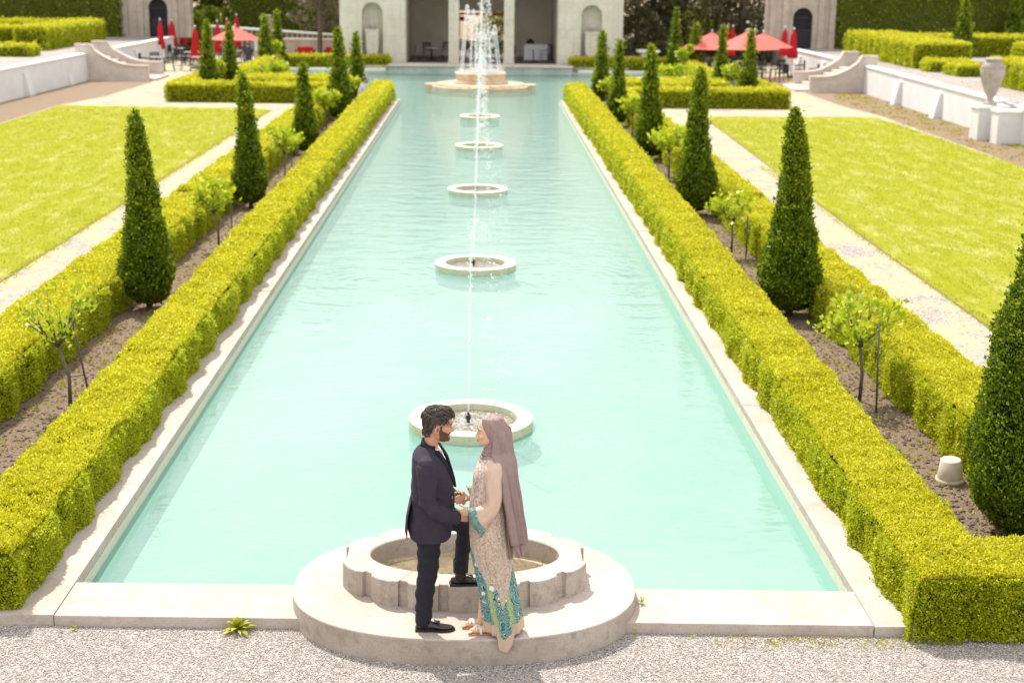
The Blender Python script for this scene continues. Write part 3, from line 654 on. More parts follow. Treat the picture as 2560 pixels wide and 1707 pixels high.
def main_fountain():
    X0, Y0 = -.126, 68.6
    e = empty('tiered_fountain', (X0, Y0, 0), label='large tiered stone fountain with a ring of tall jets before the pavilion', cat='fountain')
    b = MB(); b.lathe([(2.35, -.36), (2.35, .03), (2.33, .05), (0.1, .055)], n=72); b.build('lower_step', 'ring_warm', e)
    b = MB()
    for k in range(4):
        a = k*math.pi/2; c, s = math.cos(a), math.sin(a)
        P = [(2.05, -.42), (2.62, -.42), (2.62, .42), (2.05, .42)]; b = MB(); b.prism([(x*c-y*s, x*s+y*c) for x, y in P], -.36, .10); b.build('projecting_block', 'ring_warm', e, bevel=.01)
    b = MB(); b.lathe([(2.1, .05), (2.1, .12), (2.07, .14), (0.5, .145)], n=72); b.build('upper_step', 'ring_warm', e)
    b = MB(); b.lathe([(1.30, .14), (1.32, .2), (1.28, .26), (1.17, .28), (1.17, .52), (1.22, .56), (1.22, .62), (1.19, .635), (1.0, .635), (.98, .56), (.1, .56)], n=64); b.build('bowl', 'ring_warm', e)
    b = MB(); b.lathe([(.99, .6), (.01, .6)], n=40); b.build('water', 'basin_water', e)
    jet(e, 0, 0, .62, 4.6, .045, 90, dx=.05, nd=380, spread=.4, sz=.022, arc=.55)
    for k in range(8):
        a = R(22.5+45*k+8); x, y = .98*math.cos(a), .98*math.sin(a); h = [1.9, 2.2, 2.9, 3.1, 2.9, 2.5, 2.0, 2.2][k]
        jet(e, x, y, .62, h, .028, 100+k, dx=-x*.28, dy=-y*.28, nd=60, spread=.10, sz=.024, arc=-x*.35)
    r = np.random.default_rng(5); n = 900; a = r.uniform(0, 6.28, n); q = 1.2*np.sqrt(r.uniform(size=n)); P = np.stack([q*np.cos(a), q*np.sin(a), .6+np.abs(r.normal(size=n))*.12], -1); drops(P, r.uniform(.006, .024, n), 'splash', e)
MT['ring_warm'] = stone('wet_fountain_stone', (.52, .38, .24), (.34, .24, .14), (.66, .52, .38), .45, 1.2, False)
main_fountain()

# ================================================================== RETAINING WALLS, STAIRS
def retaining(side):
    e = empty('retaining_wall', ((-19.0 if side < 0 else 17.6), 45, 0), label=('whitewashed retaining wall along the left terrace' if side < 0 else 'whitewashed retaining wall along the right terrace, urn at its near end'), cat='wall', group=None)
    ox, oy = e.location.x, 45
    def seg(name, pts, capw=.16):
        b = MB(); c = MB()
        for (x0, y0, z0), (x1, y1, z1) in zip(pts[:-1], pts[1:]):
            s = side; t0, t1 = x0+s*.72, x1+s*.72
            b.add([(x0-ox, y0-oy, -.05), (x1-ox, y1-oy, -.05), (x1-ox-s*-.04, y1-oy, z1), (x0-ox-s*-.04, y0-oy, z0), (t0-ox, y0-oy, -.05), (t1-ox, y1-oy, -.05), (t1-ox, y1-oy, z1-.06), (t0-ox, y0-oy, z0-.06)], [(0, 1, 2, 3), (4, 7, 6, 5), (0, 4, 5, 1), (0, 3, 7, 4), (1, 5, 6, 2), (3, 2, 6, 7)])
            q = .05; c.add([(x0-ox-s*q*.2, y0-oy, z0), (x1-ox-s*q*.2, y1-oy, z1), (x1-ox+s*.36, y1-oy, z1), (x0-ox+s*.36, y0-oy, z0), (x0-ox-s*q*.2, y0-oy, z0+.07), (x1-ox-s*q*.2, y1-oy, z1+.07), (x1-ox+s*.36, y1-oy, z1+.07), (x0-ox+s*.36, y0-oy, z0+.07)], [(0, 1, 5, 4), (1, 2, 6, 5), (2, 3, 7, 6), (3, 0, 4, 7), (4, 5, 6, 7), (0, 3, 2, 1)])
        b.build(name, 'white_wall', e); c.build('cap', 'white_cap', e)
    if side < 0:
        seg('wall', [(-19.25, 20, 1.17), (-19.15, 58, 1.20), (-18.85, 69.4, 1.23)]); seg('wall', [(-18.8, 72.6, 1.23), (-18.6, 88.2, 1.23)])
        butts = [(-19.14, y) for y in (30, 36, 42.3, 48.5, 54.5, 60.6, 66.6)]+[(-18.75, 78.5), (-18.65, 84)]
    else:
        seg('wall', [(17.40, 20, 1.17), (17.45, 46.9, 1.17)]); seg('wall', [(17.45, 48.3, 1.17), (17.7, 66.8, 1.20)]); seg('wall', [(17.7, 70.4, 1.2), (17.5, 84.5, 1.2)])
        butts = [(17.45, y) for y in (29, 35, 41)]+[(17.55, 54.9), (17.62, 60.6), (17.65, 74.6), (17.6, 80)]
    b = MB()
    for x, y in butts:
        s = -side; x -= ox; y -= oy; z = 1.02
        b.add([(x-s*.1, y-.28, 0), (x+s*.30, y-.28, 0), (x+s*.30, y+.28, 0), (x-s*.1, y+.28, 0), (x-s*.1, y-.28, z), (x+s*.10, y-.28, z-.06), (x+s*.10, y+.28, z-.06), (x-s*.1, y+.28, z)],
              [(0, 1, 5, 4), (1, 2, 6, 5), (2, 3, 7, 6), (4, 5, 6, 7)])
    b.build('buttress', 'white_wall', e)
retaining(-1); retaining(1)

def stairs(side):
    y0, y1 = (69.35, 72.75) if side < 0 else (66.75, 70.55); xw = -18.85 if side < 0 else 17.72; xe = -16.0 if side < 0 else 15.2
    s = 1 if side < 0 else -1        # direction of descent in x
    e = empty('garden_stairs', (xw, (y0+y1)/2, 0), label=('stone steps between curved walls leading down from the left terrace' if side < 0 else 'stone steps between curved walls leading down from the right terrace'), cat='stairs')
    cy = (y0+y1)/2
    for k in range(7):
        z = 1.15-(k+1)*.143; xa = .0+k*.36+.0; b = MB(); a, c = sorted((s*xa, s*(xa+.42))); b.box(a, c, -(cy-y0)+.3, (y1-cy)-.3, -.03, z); b.build('step', 'stair_stone', e, bevel=.01)
    # broad bottom step
    b = MB(); a, c = sorted((s*2.5, s*3.15)); b.box(a, c, -(cy-y0)+.25, (y1-cy)-.25, -.02, .12); b.build('step', 'stair_stone', e, bevel=.012)
    for yy in (y0, y1-.32):
        L = abs(xe-xw); rings = []; cap = []
        b = MB(); c_ = MB(); n = 16
        for i in range(n+1):
            t = i/n; x = s*(L*t); z = .66+(1.62-.66)*(max(0, 1-t/.80))**2.1
            if t < .08: z = 1.62
            off = 0.0
            ya, yb = yy-cy, yy-cy+.30
            rings.append([(x, ya, -.03), (x, yb, -.03), (x, yb, z), (x, ya, z)]); cap.append([(x, ya-.05, z), (x, yb+.05, z), (x, yb+.05, z+.09), (x, ya-.05, z+.09)])
        b.loft(rings); c_.loft(cap); w = b.build('curved_wall', 'wing_stone', e); c_.build('coping', 'stair_stone', w)
        b = MB(); a, c = sorted((s*-.55, s*.0)); b.box(a, c, yy-cy-.02, yy-cy+.32, 0, 1.62); b.box(a-.04, c+.04, yy-cy-.06, yy-cy+.36, 1.62, 1.72); b.build('end_pier', 'wing_stone', e)
stairs(-1); stairs(1)

# ================================================================== PAVILION
def pavilion():
    e = empty('garden_pavilion', (0, 81, .3), label='pale limestone pavilion with open bays between square piers behind the tiered fountain', cat='pavilion')
    def bx(name, x0, x1, y0, y1, z0, z1, m, par=e, bevel=0): b = MB(); b.box(x0, x1, y0-81, y1-81, z0-.3, z1-.3); return b.build(name, m, par, bevel=bevel)
    for (x0, x1, nx_) in ((-7.98, -4.34, -6.17), (4.15, 7.78, 6.02)):
        x0r, x1r = x0-nx_, x1-nx_; zt = 3.0; w = .58
        poly = [(x0r, 0.0), (-w, 0.0)]+[(-w*math.cos(R(180*i/14)), zt-.02+w*math.sin(R(180*i/14))-0.3) for i in range(15)]+[(w, 0.0), (x1r, 0.0), (x1r, 6.6), (x0r, 6.6)]
        b = MB(); n = len(poly); vs = [(nx_+x, 0, z) for x, z in poly]+[(nx_+x, .55, z) for x, z in poly]
        b.add(vs, [(i, (i+1) % n, n+(i+1) % n, n+i) for i in range(n)]+[tuple(range(n-1, -1, -1)), tuple(range(n, 2*n))]); p = b.build('pylon', 'lime', e)
        bx('niche_back', x0, x1, 81.55, 89.5, .0, 6.9, 'lime')
        # niche pedestal with lidded vase
        b = MB(); c0 = nx_; z = 0
        for (hw, za, zb_) in ((.34, 0, .16), (.24, .16, .32)): b.box(c0-hw, c0+hw, -.30, .25, za, zb_)
        b.loft([[(c0-q, -.27, z_), (c0+q, -.27, z_), (c0+q, .2, z_), (c0-q, .2, z_)] for q, z_ in ((.24, .32), (.33, .75), (.35, 1.70))]); b.box(c0-.38, c0+.38, -.31, .25, 1.70, 1.80)
        b.build('pedestal', 'lime', e, bevel=.012)
        b = MB(); b.lathe([(.0, 0), (.15, .0), (.10, .06), (.22, .16), (.24, .26), (.12, .34), (.06, .42), (.03, .5), (.0, .52)], (c0, -.03, 1.80), 20); b.build('vase', 'urn', e, True)
    for x0, x1 in ((-1.94, -1.36), (1.14, 1.71)):
        b = MB(); b.box(x0, x1, -.02, .58, 0.0, 4.9); b.box(x0-.03, x1+.03, -.05, .61, 0, .14); b.build('pier', 'lime', e, bevel=.01)
    bx('lintel', -4.34, 4.15, 81.0, 81.7, 5.2, 6.9, 'lime'); bx('cornice', -8.3, 8.1, 80.7, 89.9, 6.9, 7.3, 'lime')
    bx('ceiling', -4.34, 4.15, 81.7, 89.5, 5.6, 5.8, 'interior')
    bx('back_wall', -4.34, -1.5, 88.0, 88.4, .0, 5.6, 'interior'); bx('back_wall', 1.4, 4.15, 88.0, 88.4, .0, 5.6, 'interior'); bx('back_wall', -1.5, 1.4, 88.0, 88.4, 3.0, 5.6, 'interior')
    bx('side_wall', -4.36, -4.30, 81.56, 88, .0, 5.6, 'interior'); bx('side_wall', 4.11, 4.17, 81.56, 88, .0, 5.6, 'interior')
    bx('floor', -8.0, 7.8, 80.4, 95, .25, .31, 'dark_floor')
    b = MB(); b.box(-1.5, -1.42, 7.05, 7.1, 1.2, 2.5); b.box(-1.5, 1.4, 7.05, 7.1, 2.45, 2.58); b.box(-1.5, -.95, 7.0, 7.12, 2.1, 2.35); b.build('red_panel', 'red_cloth', e)
pavilion()
b = MB(); b.box(-5.12, 4.83, 78.3, 80.6, -.4, .27, 0); o1 = b.build('terrace_front', ['terr_side']); tag(o1, kind='structure')
b = MB(); b.box(-5.18, 4.89, 78.22, 80.6, .27, .33); tag(b.build('terrace_edge', 'stair_stone', bevel=.01), kind='structure')
b = MB(); b.box(-8.2, -5.2, 79.35, 81, -.1, .26); b.box(4.9, 8, 79.35, 81, -.1, .26); tag(b.build('terrace_base', 'gravel_path'), kind='structure')

def gate_wall(side):
    if side < 0: x0, x1, xa, y = -22.3, -17.9, -19.95, 89.8
    else: x0, x1, xa, y = 16.4, 20.45, 18.55, 84.3
    e = empty('gate_wall', ((x0+x1)/2, y, 1.15), label=('stone wall with an arched iron gate behind the left café umbrellas' if side < 0 else 'stone wall with an arched iron gate beside the right tall hedge'), cat='wall')
    c = (x0+x1)/2; w = .58; zt = 1.75; poly = [(x0-c, 0), (xa-c-w, 0)]+[(xa-c-w*math.cos(R(180*i/12)), zt+w*math.sin(R(180*i/12))) for i in range(13)]+[(xa-c+w, 0), (x1-c, 0), (x1-c, 5.6), (x0-c, 5.6)]
    b = MB(); n = len(poly); b.add([(x, 0, z) for x, z in poly]+[(x, .5, z) for x, z in poly], [(i, (i+1) % n, n+(i+1) % n, n+i) for i in range(n)]+[tuple(range(n-1, -1, -1)), tuple(range(n, 2*n))])
    b.build('wall', 'lime_warm', e)
    b = MB()
    for px in (x0-c+.35, xa-c-1.05, xa-c+1.05, x1-c-.2): b.box(px-.16, px+.16, -.12, .0, 0, 5.6)
    b.build('pilaster', 'lime_warm', e)
    b = MB()
    for k in range(11):
        x = xa-c-w+.06+k*(2*w-.12)/10; h = zt+math.sqrt(max(0, w*w-(x-(xa-c))**2))-.02; b.tube([(x, .2, 0), (x, .2, h)], .022, 6)
    b.box(xa-c-w, xa-c+w, .17, .23, 1.0, 1.08); b.box(xa-c-w, xa-c+w, .22, .24, .05, 1.0); b.box(xa-c-w, xa-c+w, .17, .23, zt-.03, zt+.03)
    b.build('iron_gate', 'iron', e)
    MB().box(xa-c-w, xa-c+w, .49, .53, 0, zt+w).build('passage_shade_panel', 'iron', e)  # black panel stands in for the shade of the passage
gate_wall(-1); gate_wall(1)

# sloping parapet behind the left café
e = empty('parapet_wall', (-12, 91, 0), label='dark wall with pale sloping cap behind the left café', cat='wall')
b = MB(); b.loft([[(-5.4, 1.2, -.1), (-5.4, 1.5, -.1), (-5.4, 1.5, 1.72), (-5.4, 1.2, 1.72)], [(3.6, -1, -.1), (3.6, -.7, -.1), (3.6, -.7, 1.32), (3.6, -1, 1.32)]]); b.build('wall', 'lime_warm', e)
b = MB(); b.loft([[(-5.4, 1.1, 1.72), (-5.4, 1.6, 1.72), (-5.4, 1.6, 1.82), (-5.4, 1.1, 1.82)], [(3.6, -1.1, 1.32), (3.6, -.6, 1.32), (3.6, -.6, 1.42), (3.6, -1.1, 1.42)]]); b.build('cap', 'white_cap', e)
b = MB()
for k in range(28):
    t = k/27; x = -5.3+8.8*t; y = 1.15-2.2*t; b.box(x-.06, x+.06, y-.06, y+.02, .3, 1.68-.4*t)
b.build('balusters', 'dark_floor', e)

# ================================================================== HEDGES
hedge([(-4.50, -3.76, 10.80, 17.2, .02, .58), (-4.51, -3.765, 17.0, 25, .02, .61), (-4.52, -3.77, 24.8, 36, .02, .645), (-4.56, -3.77, 35.8, 47, .02, .685), (-4.60, -3.77, 46.8, 60.7, .02, .72), (-8.5, -4.3, 10.80, 11.6, .02, .58)], 'clipped_hedge', 'long clipped hedge beside the left pool edge, its shadow on the coping', seed=11, group='long hedges along the pool')
hedge([(3.48, 4.24, 10.42, 16.2, .02, .57), (3.475, 4.24, 16.0, 24, .02, .60), (3.47, 4.24, 23.8, 36, .02, .64), (3.465, 4.26, 35.8, 47, .02, .68), (3.46, 4.28, 46.8, 60.4, .02, .72), (4.0, 8.2, 10.42, 11.25, .02, .58)], 'clipped_hedge', 'long clipped hedge beside the right pool edge, turning the corner near the gravel', seed=12, group='long hedges along the pool')
hedge([(-6.56, -5.62, 10.8, 30, .02, .62), (-6.45, -5.62, 29.8, 58.6, .02, .70)], 'clipped_hedge', 'long clipped hedge between the left cypress bed and the left gravel path', seed=13, group='long hedges along the pool')
hedge([(5.22, 6.08, 11.1, 30, .02, .62), (5.20, 6.0, 29.8, 58.1, .02, .70)], 'clipped_hedge', 'long clipped hedge between the right cypress bed and the right gravel path', seed=14, group='long hedges along the pool')
hedge([(-12.85, -5.65, 58.5, 59.6, .02, .70), (-12.85, -11.9, 59.6, 66, .02, .70)], 'clipped_hedge', 'dark fronted low hedge beyond the left lawn', seed=15, dens=.9, group='low hedges around the far garden beds')
hedge([(-10.7, -5.4, 62.2, 64.5, .02, .70)], 'clipped_hedge', 'low hedge behind the dark fronted hedge on the left', seed=16, dens=.8, group='low hedges around the far garden beds')
hedge([(5.3, 12.45, 58.0, 59.1, .02, .70), (11.5, 12.45, 59.1, 65.5, .02, .70)], 'clipped_hedge', 'dark fronted low hedge beyond the right lawn', seed=17, dens=.9, group='low hedges around the far garden beds')
hedge([(5.1, 10.6, 61.6, 64.3, .02, .70)], 'clipped_hedge', 'low hedge behind the dark fronted hedge on the right', seed=18, dens=.8, group='low hedges around the far garden beds')
hedge([(-11.6, -10.9, 66.5, 79.0, .02, .74), (-11.6, -5.15, 79.45, 80.2, .02, .70)], 'clipped_hedge', 'low hedge along the far left of the pool to the pavilion', seed=19, dens=.8, group='low hedges around the far garden beds')
hedge([(10.6, 11.3, 66.5, 79.0, .02, .74), (4.75, 11.3, 79.45, 80.2, .02, .70)], 'clipped_hedge', 'low hedge along the far right of the pool to the pavilion', seed=20, dens=.8, group='low hedges around the far garden beds')
# upper terrace hedges
hedge([(-23.6, -22.1, 73.6, 85.4, 1.15, 2.25), (-34, -23.4, 74.8, 76.4, 1.15, 2.2), (-34, -23.4, 83.5, 85.4, 1.15, 2.2)], 'terrace_hedge', 'tall block hedge on the left terrace below the dark hedge wall', seed=21, dens=.9, group='block hedges on the terraces')
hedge([(-26, -21.2, 68.1, 69.6, 1.15, 1.62)], 'terrace_hedge', 'low short hedge at the left frame edge on the left terrace', seed=22, dens=.8, group='block hedges on the terraces')
hedge([(20.0, 22.6, 66.7, 79.8, 1.15, 2.28)], 'terrace_hedge', 'long block hedge on the right terrace beside the white path', seed=23, dens=.9, group='block hedges on the terraces')
hedge([(22.6, 36, 77.3, 79.3, 1.15, 2.2), (26.5, 40, 70.5, 72.2, 1.15, 2.1)], 'terrace_hedge', 'back block hedges on the right terrace behind the two cypresses', seed=24, dens=.8, group='block hedges on the terraces')
hedge([(19.95, 21.9, 64.3, 65.6, 1.15, 1.60)], 'terrace_hedge', 'low hedge at the corner of the long block hedge on the right terrace', seed=25, dens=.8, group='block hedges on the terraces')
hedge([(20.3, 21.6, 61.4, 63.2, 1.15, 1.58)], 'terrace_hedge', 'small low hedge nearest the urn side of the right terrace', seed=26, dens=.8, group='block hedges on the terraces')
hedge([(20.2, 27.5, 50.5, 57.6, 1.15, 2.12)], 'terrace_hedge', 'large bright hedge behind the stone urn at the right frame edge', seed=27, dens=.8, group='block hedges on the terraces')
hedge([(-60, -22.2, 89.2, 92, 1.0, 9.5)], 'hedge_wall', 'towering dark hedge wall behind the left terrace', 'hedge_dark_leaf', dens=.22, size=1.5, seed=28, lump=.10, group='towering hedge walls')
hedge([(20.6, 60, 84.2, 87, 1.0, 9.5)], 'hedge_wall', 'towering dark hedge wall behind the right terrace', 'hedge_dark_leaf', dens=.22, size=1.5, seed=29, lump=.10, group='towering hedge walls')
hedge([(-17.6, -4, 101, 103.5, .5, 9.5)], 'hedge_wall', 'towering dark hedge wall behind the rounded topiaries and the parapet', 'hedge_dark_leaf', dens=.2, size=1.6, seed=30, lump=.10, group='towering hedge walls')

# ================================================================== CYPRESSES
for x, y, h, w, lab, ln in [
    (-5.22, 21.9, 3.12, .87, 'cone cypress nearest the camera on the left side of the pool', -.08), (-5.21, 31.9, 3.02, .76, 'second cone cypress from the camera in the left row', -.10),
    (-5.16, 41.7, 2.66, .76, 'third cone cypress in the left row, the shortest', -.04), (-5.15, 51.6, 3.30, .86, 'fourth cone cypress in the left row, the tallest', 0), (-5.2, 59.3, 2.82, .72, 'farthest cone cypress of the left row', 0),
    (5.24, 12.55, 4.7, 1.46, 'huge cone cypress cut by the right frame edge', 0), (4.85, 21.75, 3.26, .99, 'cone cypress nearest the camera fully in view on the right side', -.10), (4.73, 31.4, 3.26, .90, 'second fully visible cone cypress of the right row', .02),
    (4.84, 41.3, 3.3, .86, 'third fully visible cone cypress of the right row', -.05), (4.76, 50.6, 3.02, .66, 'slim cone cypress fourth in the right row', .0), (4.83, 59.0, 3.0, .74, 'farthest cone cypress of the right row', .03)]:
    sd = int(abs(x*100)+y*7); cypress(x, y, h, w, lab, sd, lean=ln)
for x, y, h, w, lab in [(-11.74, 62, 3.2, .80, 'taller of the two cypresses in front of the open left umbrella'), (-11.16, 64, 2.95, .82, 'shorter wider cypress in front of the open left umbrella'),
    (-11.6, 77.4, 3.0, .86, 'cypress right of the open left umbrella'), (-11.2, 79.2, 3.15, .80, 'slim cypress farthest right in the left café bed'),
    (10.35, 78, 3.56, .72, 'tallest cypress left of the open right umbrellas'), (11.35, 77.4, 2.80, .88, 'short cypress left of the open right umbrellas'), (10.9, 66, 3.1, .68, 'slim cypress in front of the open right umbrellas'), (11.27, 61, 3.03, .82, 'broad cypress in front of the open right umbrellas')]:
    cypress(x, y, h, w, lab, int(abs(x*100)+y*7), group='clipped cypresses around the cafés', dens=.8)
for x, y, h, w, lab in [(24.3, 73.2, 3.15, 1.15, 'left cypress of two rising from the right terrace hedges'), (30.6, 85.0-1.5, 3.3, 1.25, 'right cypress of two rising from the right terrace hedges')]:
    cypress(x, y, h, w, lab, int(abs(x*100)+y*7), group='cypresses on the right terrace', z0=1.15, dens=.8)
DOME = [(0, .86), (.1, .98), (.4, 1), (.7, .97), (.85, .84), (.94, .6), (.985, .3), (1, .05)]
cypress(-19.2, 95, 2.75, 1.85, 'broad round topped topiary column behind the closed umbrellas', 501, 'rounded topiaries behind the left café', prof=DOME, leaf='hedge_dark_leaf', name='topiary')
cypress(-18.1, 97, 2.85, 1.15, 'narrow round topped topiary column in the middle', 502, 'rounded topiaries behind the left café', prof=DOME, leaf='hedge_dark_leaf', name='topiary')
cypress(-17.4, 99, 2.8, 1.2, 'pointed topiary right of the round topped ones', 503, 'rounded topiaries behind the left café', leaf='hedge_dark_leaf', name='topiary')

# ================================================================== STANDARD SHRUBS AND STAKES
for x, y, h, w, lab, tl in [(-5.02, 16.75, 1.42, .80, 'standard shrub nearest the camera in the left bed, tied to a stake', -.10), (-5.04, 26.9, 1.33, .85, 'second standard shrub from the camera in the left bed', -.06), (-5.0, 36.0, 1.36, .86, 'third standard shrub in the left bed', 0),
    (-5.3, 48.6, 1.25, .90, 'fourth standard shrub in the left bed', 0), (-5.05, 56.3, 1.25, .7, 'farthest standard shrub of the left bed beside the seated visitor', 0),
    (4.78, 17.12, 1.37, .92, 'standard shrub nearest the camera in the right bed', -.04), (4.75, 26.6, 1.26, .80, 'second standard shrub from the camera in the right bed', 0), (4.92, 37.4, 1.32, .98, 'third standard shrub in the right bed', 0),
    (4.98, 47.6, 1.25, .88, 'fourth standard shrub in the right bed', 0), (4.84, 56.5, 1.24, .62, 'farthest standard shrub of the right bed', 0),
    (-9.3, 65.3, 1.15, 1.25, 'wide flat shrub in the far left bed by the pool corner', 0), (-11.5, 62.9, 1.35, .75, 'small bright shrub between the two left café cypresses', 0), (-11.2, 78.1, 1.55, .7, 'small bright shrub between the two far left cypresses', 0),
    (8.5, 65.2, 1.2, 1.05, 'round bright shrub in the far right bed by the pool corner', 0), (10.6, 76.4, 1.6, .85, 'bright shrub between the two farthest right cypresses', 0), (11.0, 63.4, 1.4, .95, 'round bright shrub between the right café cypresses', 0)]:
    smalltree(x, y, h, w, lab, int(abs(x*37)+y*11), tilt=tl, dens=(.55 if (x < 0 and y < 20) else 1.0 if y < 40 else 1.4))
stake(-4.86, 17.05, 1.02, 'dark stake leaning beside the nearest left standard shrub', (-.16, 0), (-.2, 0)); stake(-4.86, 27.4, .98, 'dark stake beside the second left standard shrub')
stake(-4.87, 36.4, .98, 'dark stake beside the third left standard shrub')
stake(4.86, 16.62, 1.15, 'dark stake beside the nearest right standard shrub', (-.05, 0)); stake(4.98, 26.3, .85, 'dark stake beside the second right standard shrub')

# ================================================================== BACKGROUND TREES
def tree(x, y, h, w, label, seed, leaf='dark_tree_leaf', z0=.9, crown0=.12, cat='tree', group=None, n=5200, sz=.22, cone=False, name='background_tree', trunk_r=.22, sparse=1.0):
    r = np.random.default_rng(seed); rd = random.Random(seed); e = empty(name, (x, y, z0), label=label, cat=cat, group=group)
    b = MB(); b.tube([(0, 0, -.1), (.05, 0, h*.3), (0, 0, h*.62), (0, 0, h*.92)], [trunk_r, trunk_r*.8, trunk_r*.5, trunk_r*.15], 9)
    K = 46; cl = []
    for k in range(K):
        t = crown0+(1-crown0)*(k+rd.random())/K; a = k*2.4+rd.uniform(-.4, .4)
        env = (1-t)**.8*1.15 if cone else math.sin(math.pi*min(1, (t-crown0)/(1-crown0)*.86+.14))**.6
        rad = w/2*env*rd.uniform(.35, .95); c = (math.cos(a)*rad, math.sin(a)*rad, t*h); cl.append((*c, w*rd.uniform(.10, .19)*(.5+.5*env)))
        b.tube([(0, 0, max(.2, t*h-rad*.45)), (c[0]*.5, c[1]*.5, t*h-rad*.15), c], [trunk_r*.28*(1.1-t), trunk_r*.16*(1.1-t), .02], 5)
    b.build('trunk', 'bark', e, True)
    cl = np.array(cl); k = r.integers(0, K, int(n*sparse)); d = r.normal(size=(len(k), 3)); d /= np.linalg.norm(d, axis=1)[:, None]
    P = cl[k, :3]+d*(cl[k, 3]*r.uniform(.5, 1.15, len(k)))[:, None]*np.array([1, 1, .75]); P[:, 2] = np.maximum(P[:, 2], .15)
    V, F = leaves(P, d, sz, r, .0, .9, .6, .36); npmesh('crown', V, F, [leaf], e); return e
g = 'dark evergreens behind the right café'
for x, y, h, w, lab, lf, cn, s in [(9.6, 91, 11, 5.6, 'dark evergreen touching the pavilion on its right', 'dark_tree_leaf', False, 1), (13.0, 94, 12, 6.0, 'dark evergreen second from the pavilion', 'dark_tree_leaf', True, 2), (16.2, 91, 12, 5.4, 'dark brownish evergreen beside the right gate wall', 'brown_tree_leaf', False, 3), (11.5, 99, 14, 8, 'tallest dark evergreen behind the right café', 'dark_tree_leaf', False, 4), (17.5, 99, 13, 8, 'dark evergreen farthest right behind the gate wall', 'dark_tree_leaf', False, 5)]:
    tree(x, y, h, w, lab, 60+s, lf, z0=.0 if y < 96 else .9, crown0=.03, cone=cn, group=g, n=9000, sz=.24)
tree(13.5, 91.0, 3.5, 2.3, 'yellow green young tree in front of the dark evergreens', 71, 'yellow_tree_leaf', z0=.2, crown0=.2, n=1500, sz=.17, trunk_r=.06)
tree(-10.2, 93.2, 10, 5.5, 'thin brownish tree behind the sloping parapet', 72, 'brown_tree_leaf', z0=.0, crown0=.16, n=5200, sz=.2, trunk_r=.17)
tree(-9.7, 86.2, 9, 4.0, 'bare trunked tree between the left sofas', 73, 'brown_tree_leaf', z0=0, crown0=.36, n=2600, sz=.2, trunk_r=.16)
tree(.9, 92.5, 3.2, 2.6, 'green bush seen through the pavilion doorway', 74, 'yellow_tree_leaf', z0=.0, crown0=.05, n=2600, sz=.16, trunk_r=.05)
for i, (x, y, h, w) in enumerate([(-30, 108, 12, 11), (-21, 112, 13, 12), (-12, 108, 12, 10), (24, 100, 12, 11), (34, 104, 12, 12), (-42, 104, 12, 12), (45, 100, 12, 12)]):
    tree(x, y, h, w, 'tall leafy tree standing behind the hedge walls', 80+i, ['dark_tree_leaf', 'hedge_dark_leaf'][i % 2], crown0=.1, group='tall trees behind the hedge walls', n=6500, sz=.5, trunk_r=.35)

# ================================================================== UMBRELLAS
def closed_umbrella(x, y, ztop, L, w, label, z0=0.0, bulge=0):
    e = empty('closed_umbrella', (x, y, z0), label=label, cat='umbrella', group='closed red umbrellas'); h = ztop-z0
    b = MB(); b.tube([(0, 0, 0), (0, 0, h+.02)], .025, 8); b.build('pole', 'dark_metal', e, True)
    b = MB(); b.lathe([(0, .09), (.26, .08), (.28, 0), (0, 0)], n=20); b.build('base', 'dark_metal', e)
    b = MB(); prof = [(0, .10), (.05, .22), (.2, .55), (.35, .60), (.6, .75), (.85, .98), (.97, 1.0), (1, .82)]; n = 24; rings = []
    for t, q in prof:
        if bulge and .5 < t < .75: q *= .7
        rings.append([(w/2*q*(1+.16*math.cos(8*2*math.pi*i/n)*(t > .1))*math.cos(2*math.pi*i/n), w/2*q*(1+.16*math.cos(8*2*math.pi*i/n)*(t > .1))*math.sin(2*math.pi*i/n), h-L*t) for i in range(n)])
    b.loft(rings); c = b.build('canopy', 'red_cloth', e, True); b = MB(); b.ell((0, 0, h+.05), (.055, .055, .07), 10, 6); b.build('finial', 'pale_metal', e, True)
    return e
for a in [(-18.57, 84, 2.36, 1.62, .42, 'closed red umbrella farthest left by the white wall'), (-18.77, 88, 2.2, 1.5, .58, 'closed red umbrella second from the left, wide at its hem'), (-18.9, 92, 2.26, 1.65, .46, 'closed red umbrella in front of the broad topiary', 0, 1), (-15.6, 79, 2.17, 1.68, .52, 'nearest closed red umbrella of the left café'),
          (-15.3, 84, 2.3, 1.72, .42, 'closed red umbrella behind the left edge of the open canopy'), (-15.45, 88, 2.28, 1.4, .44, 'paler closed umbrella peeking above the open left canopy'), (-15.2, 90, 2.5, 1.9, .44, 'closed red umbrella rising behind the top of the open left canopy'),
          (16.65, 80, 2.47, 1.5, .48, 'closed red umbrella second from the right wall'), (16.5, 77, 2.5, 1.5, .50, 'closed red umbrella nearest the right wall'), (14.12, 84, 2.35, 1.6, .34, 'closed red umbrella left of the pair behind the open right canopies'), (14.45, 84, 2.36, 1.62, .38, 'closed red umbrella right of the pair behind the open right canopies')]:
    closed_umbrella(*a)
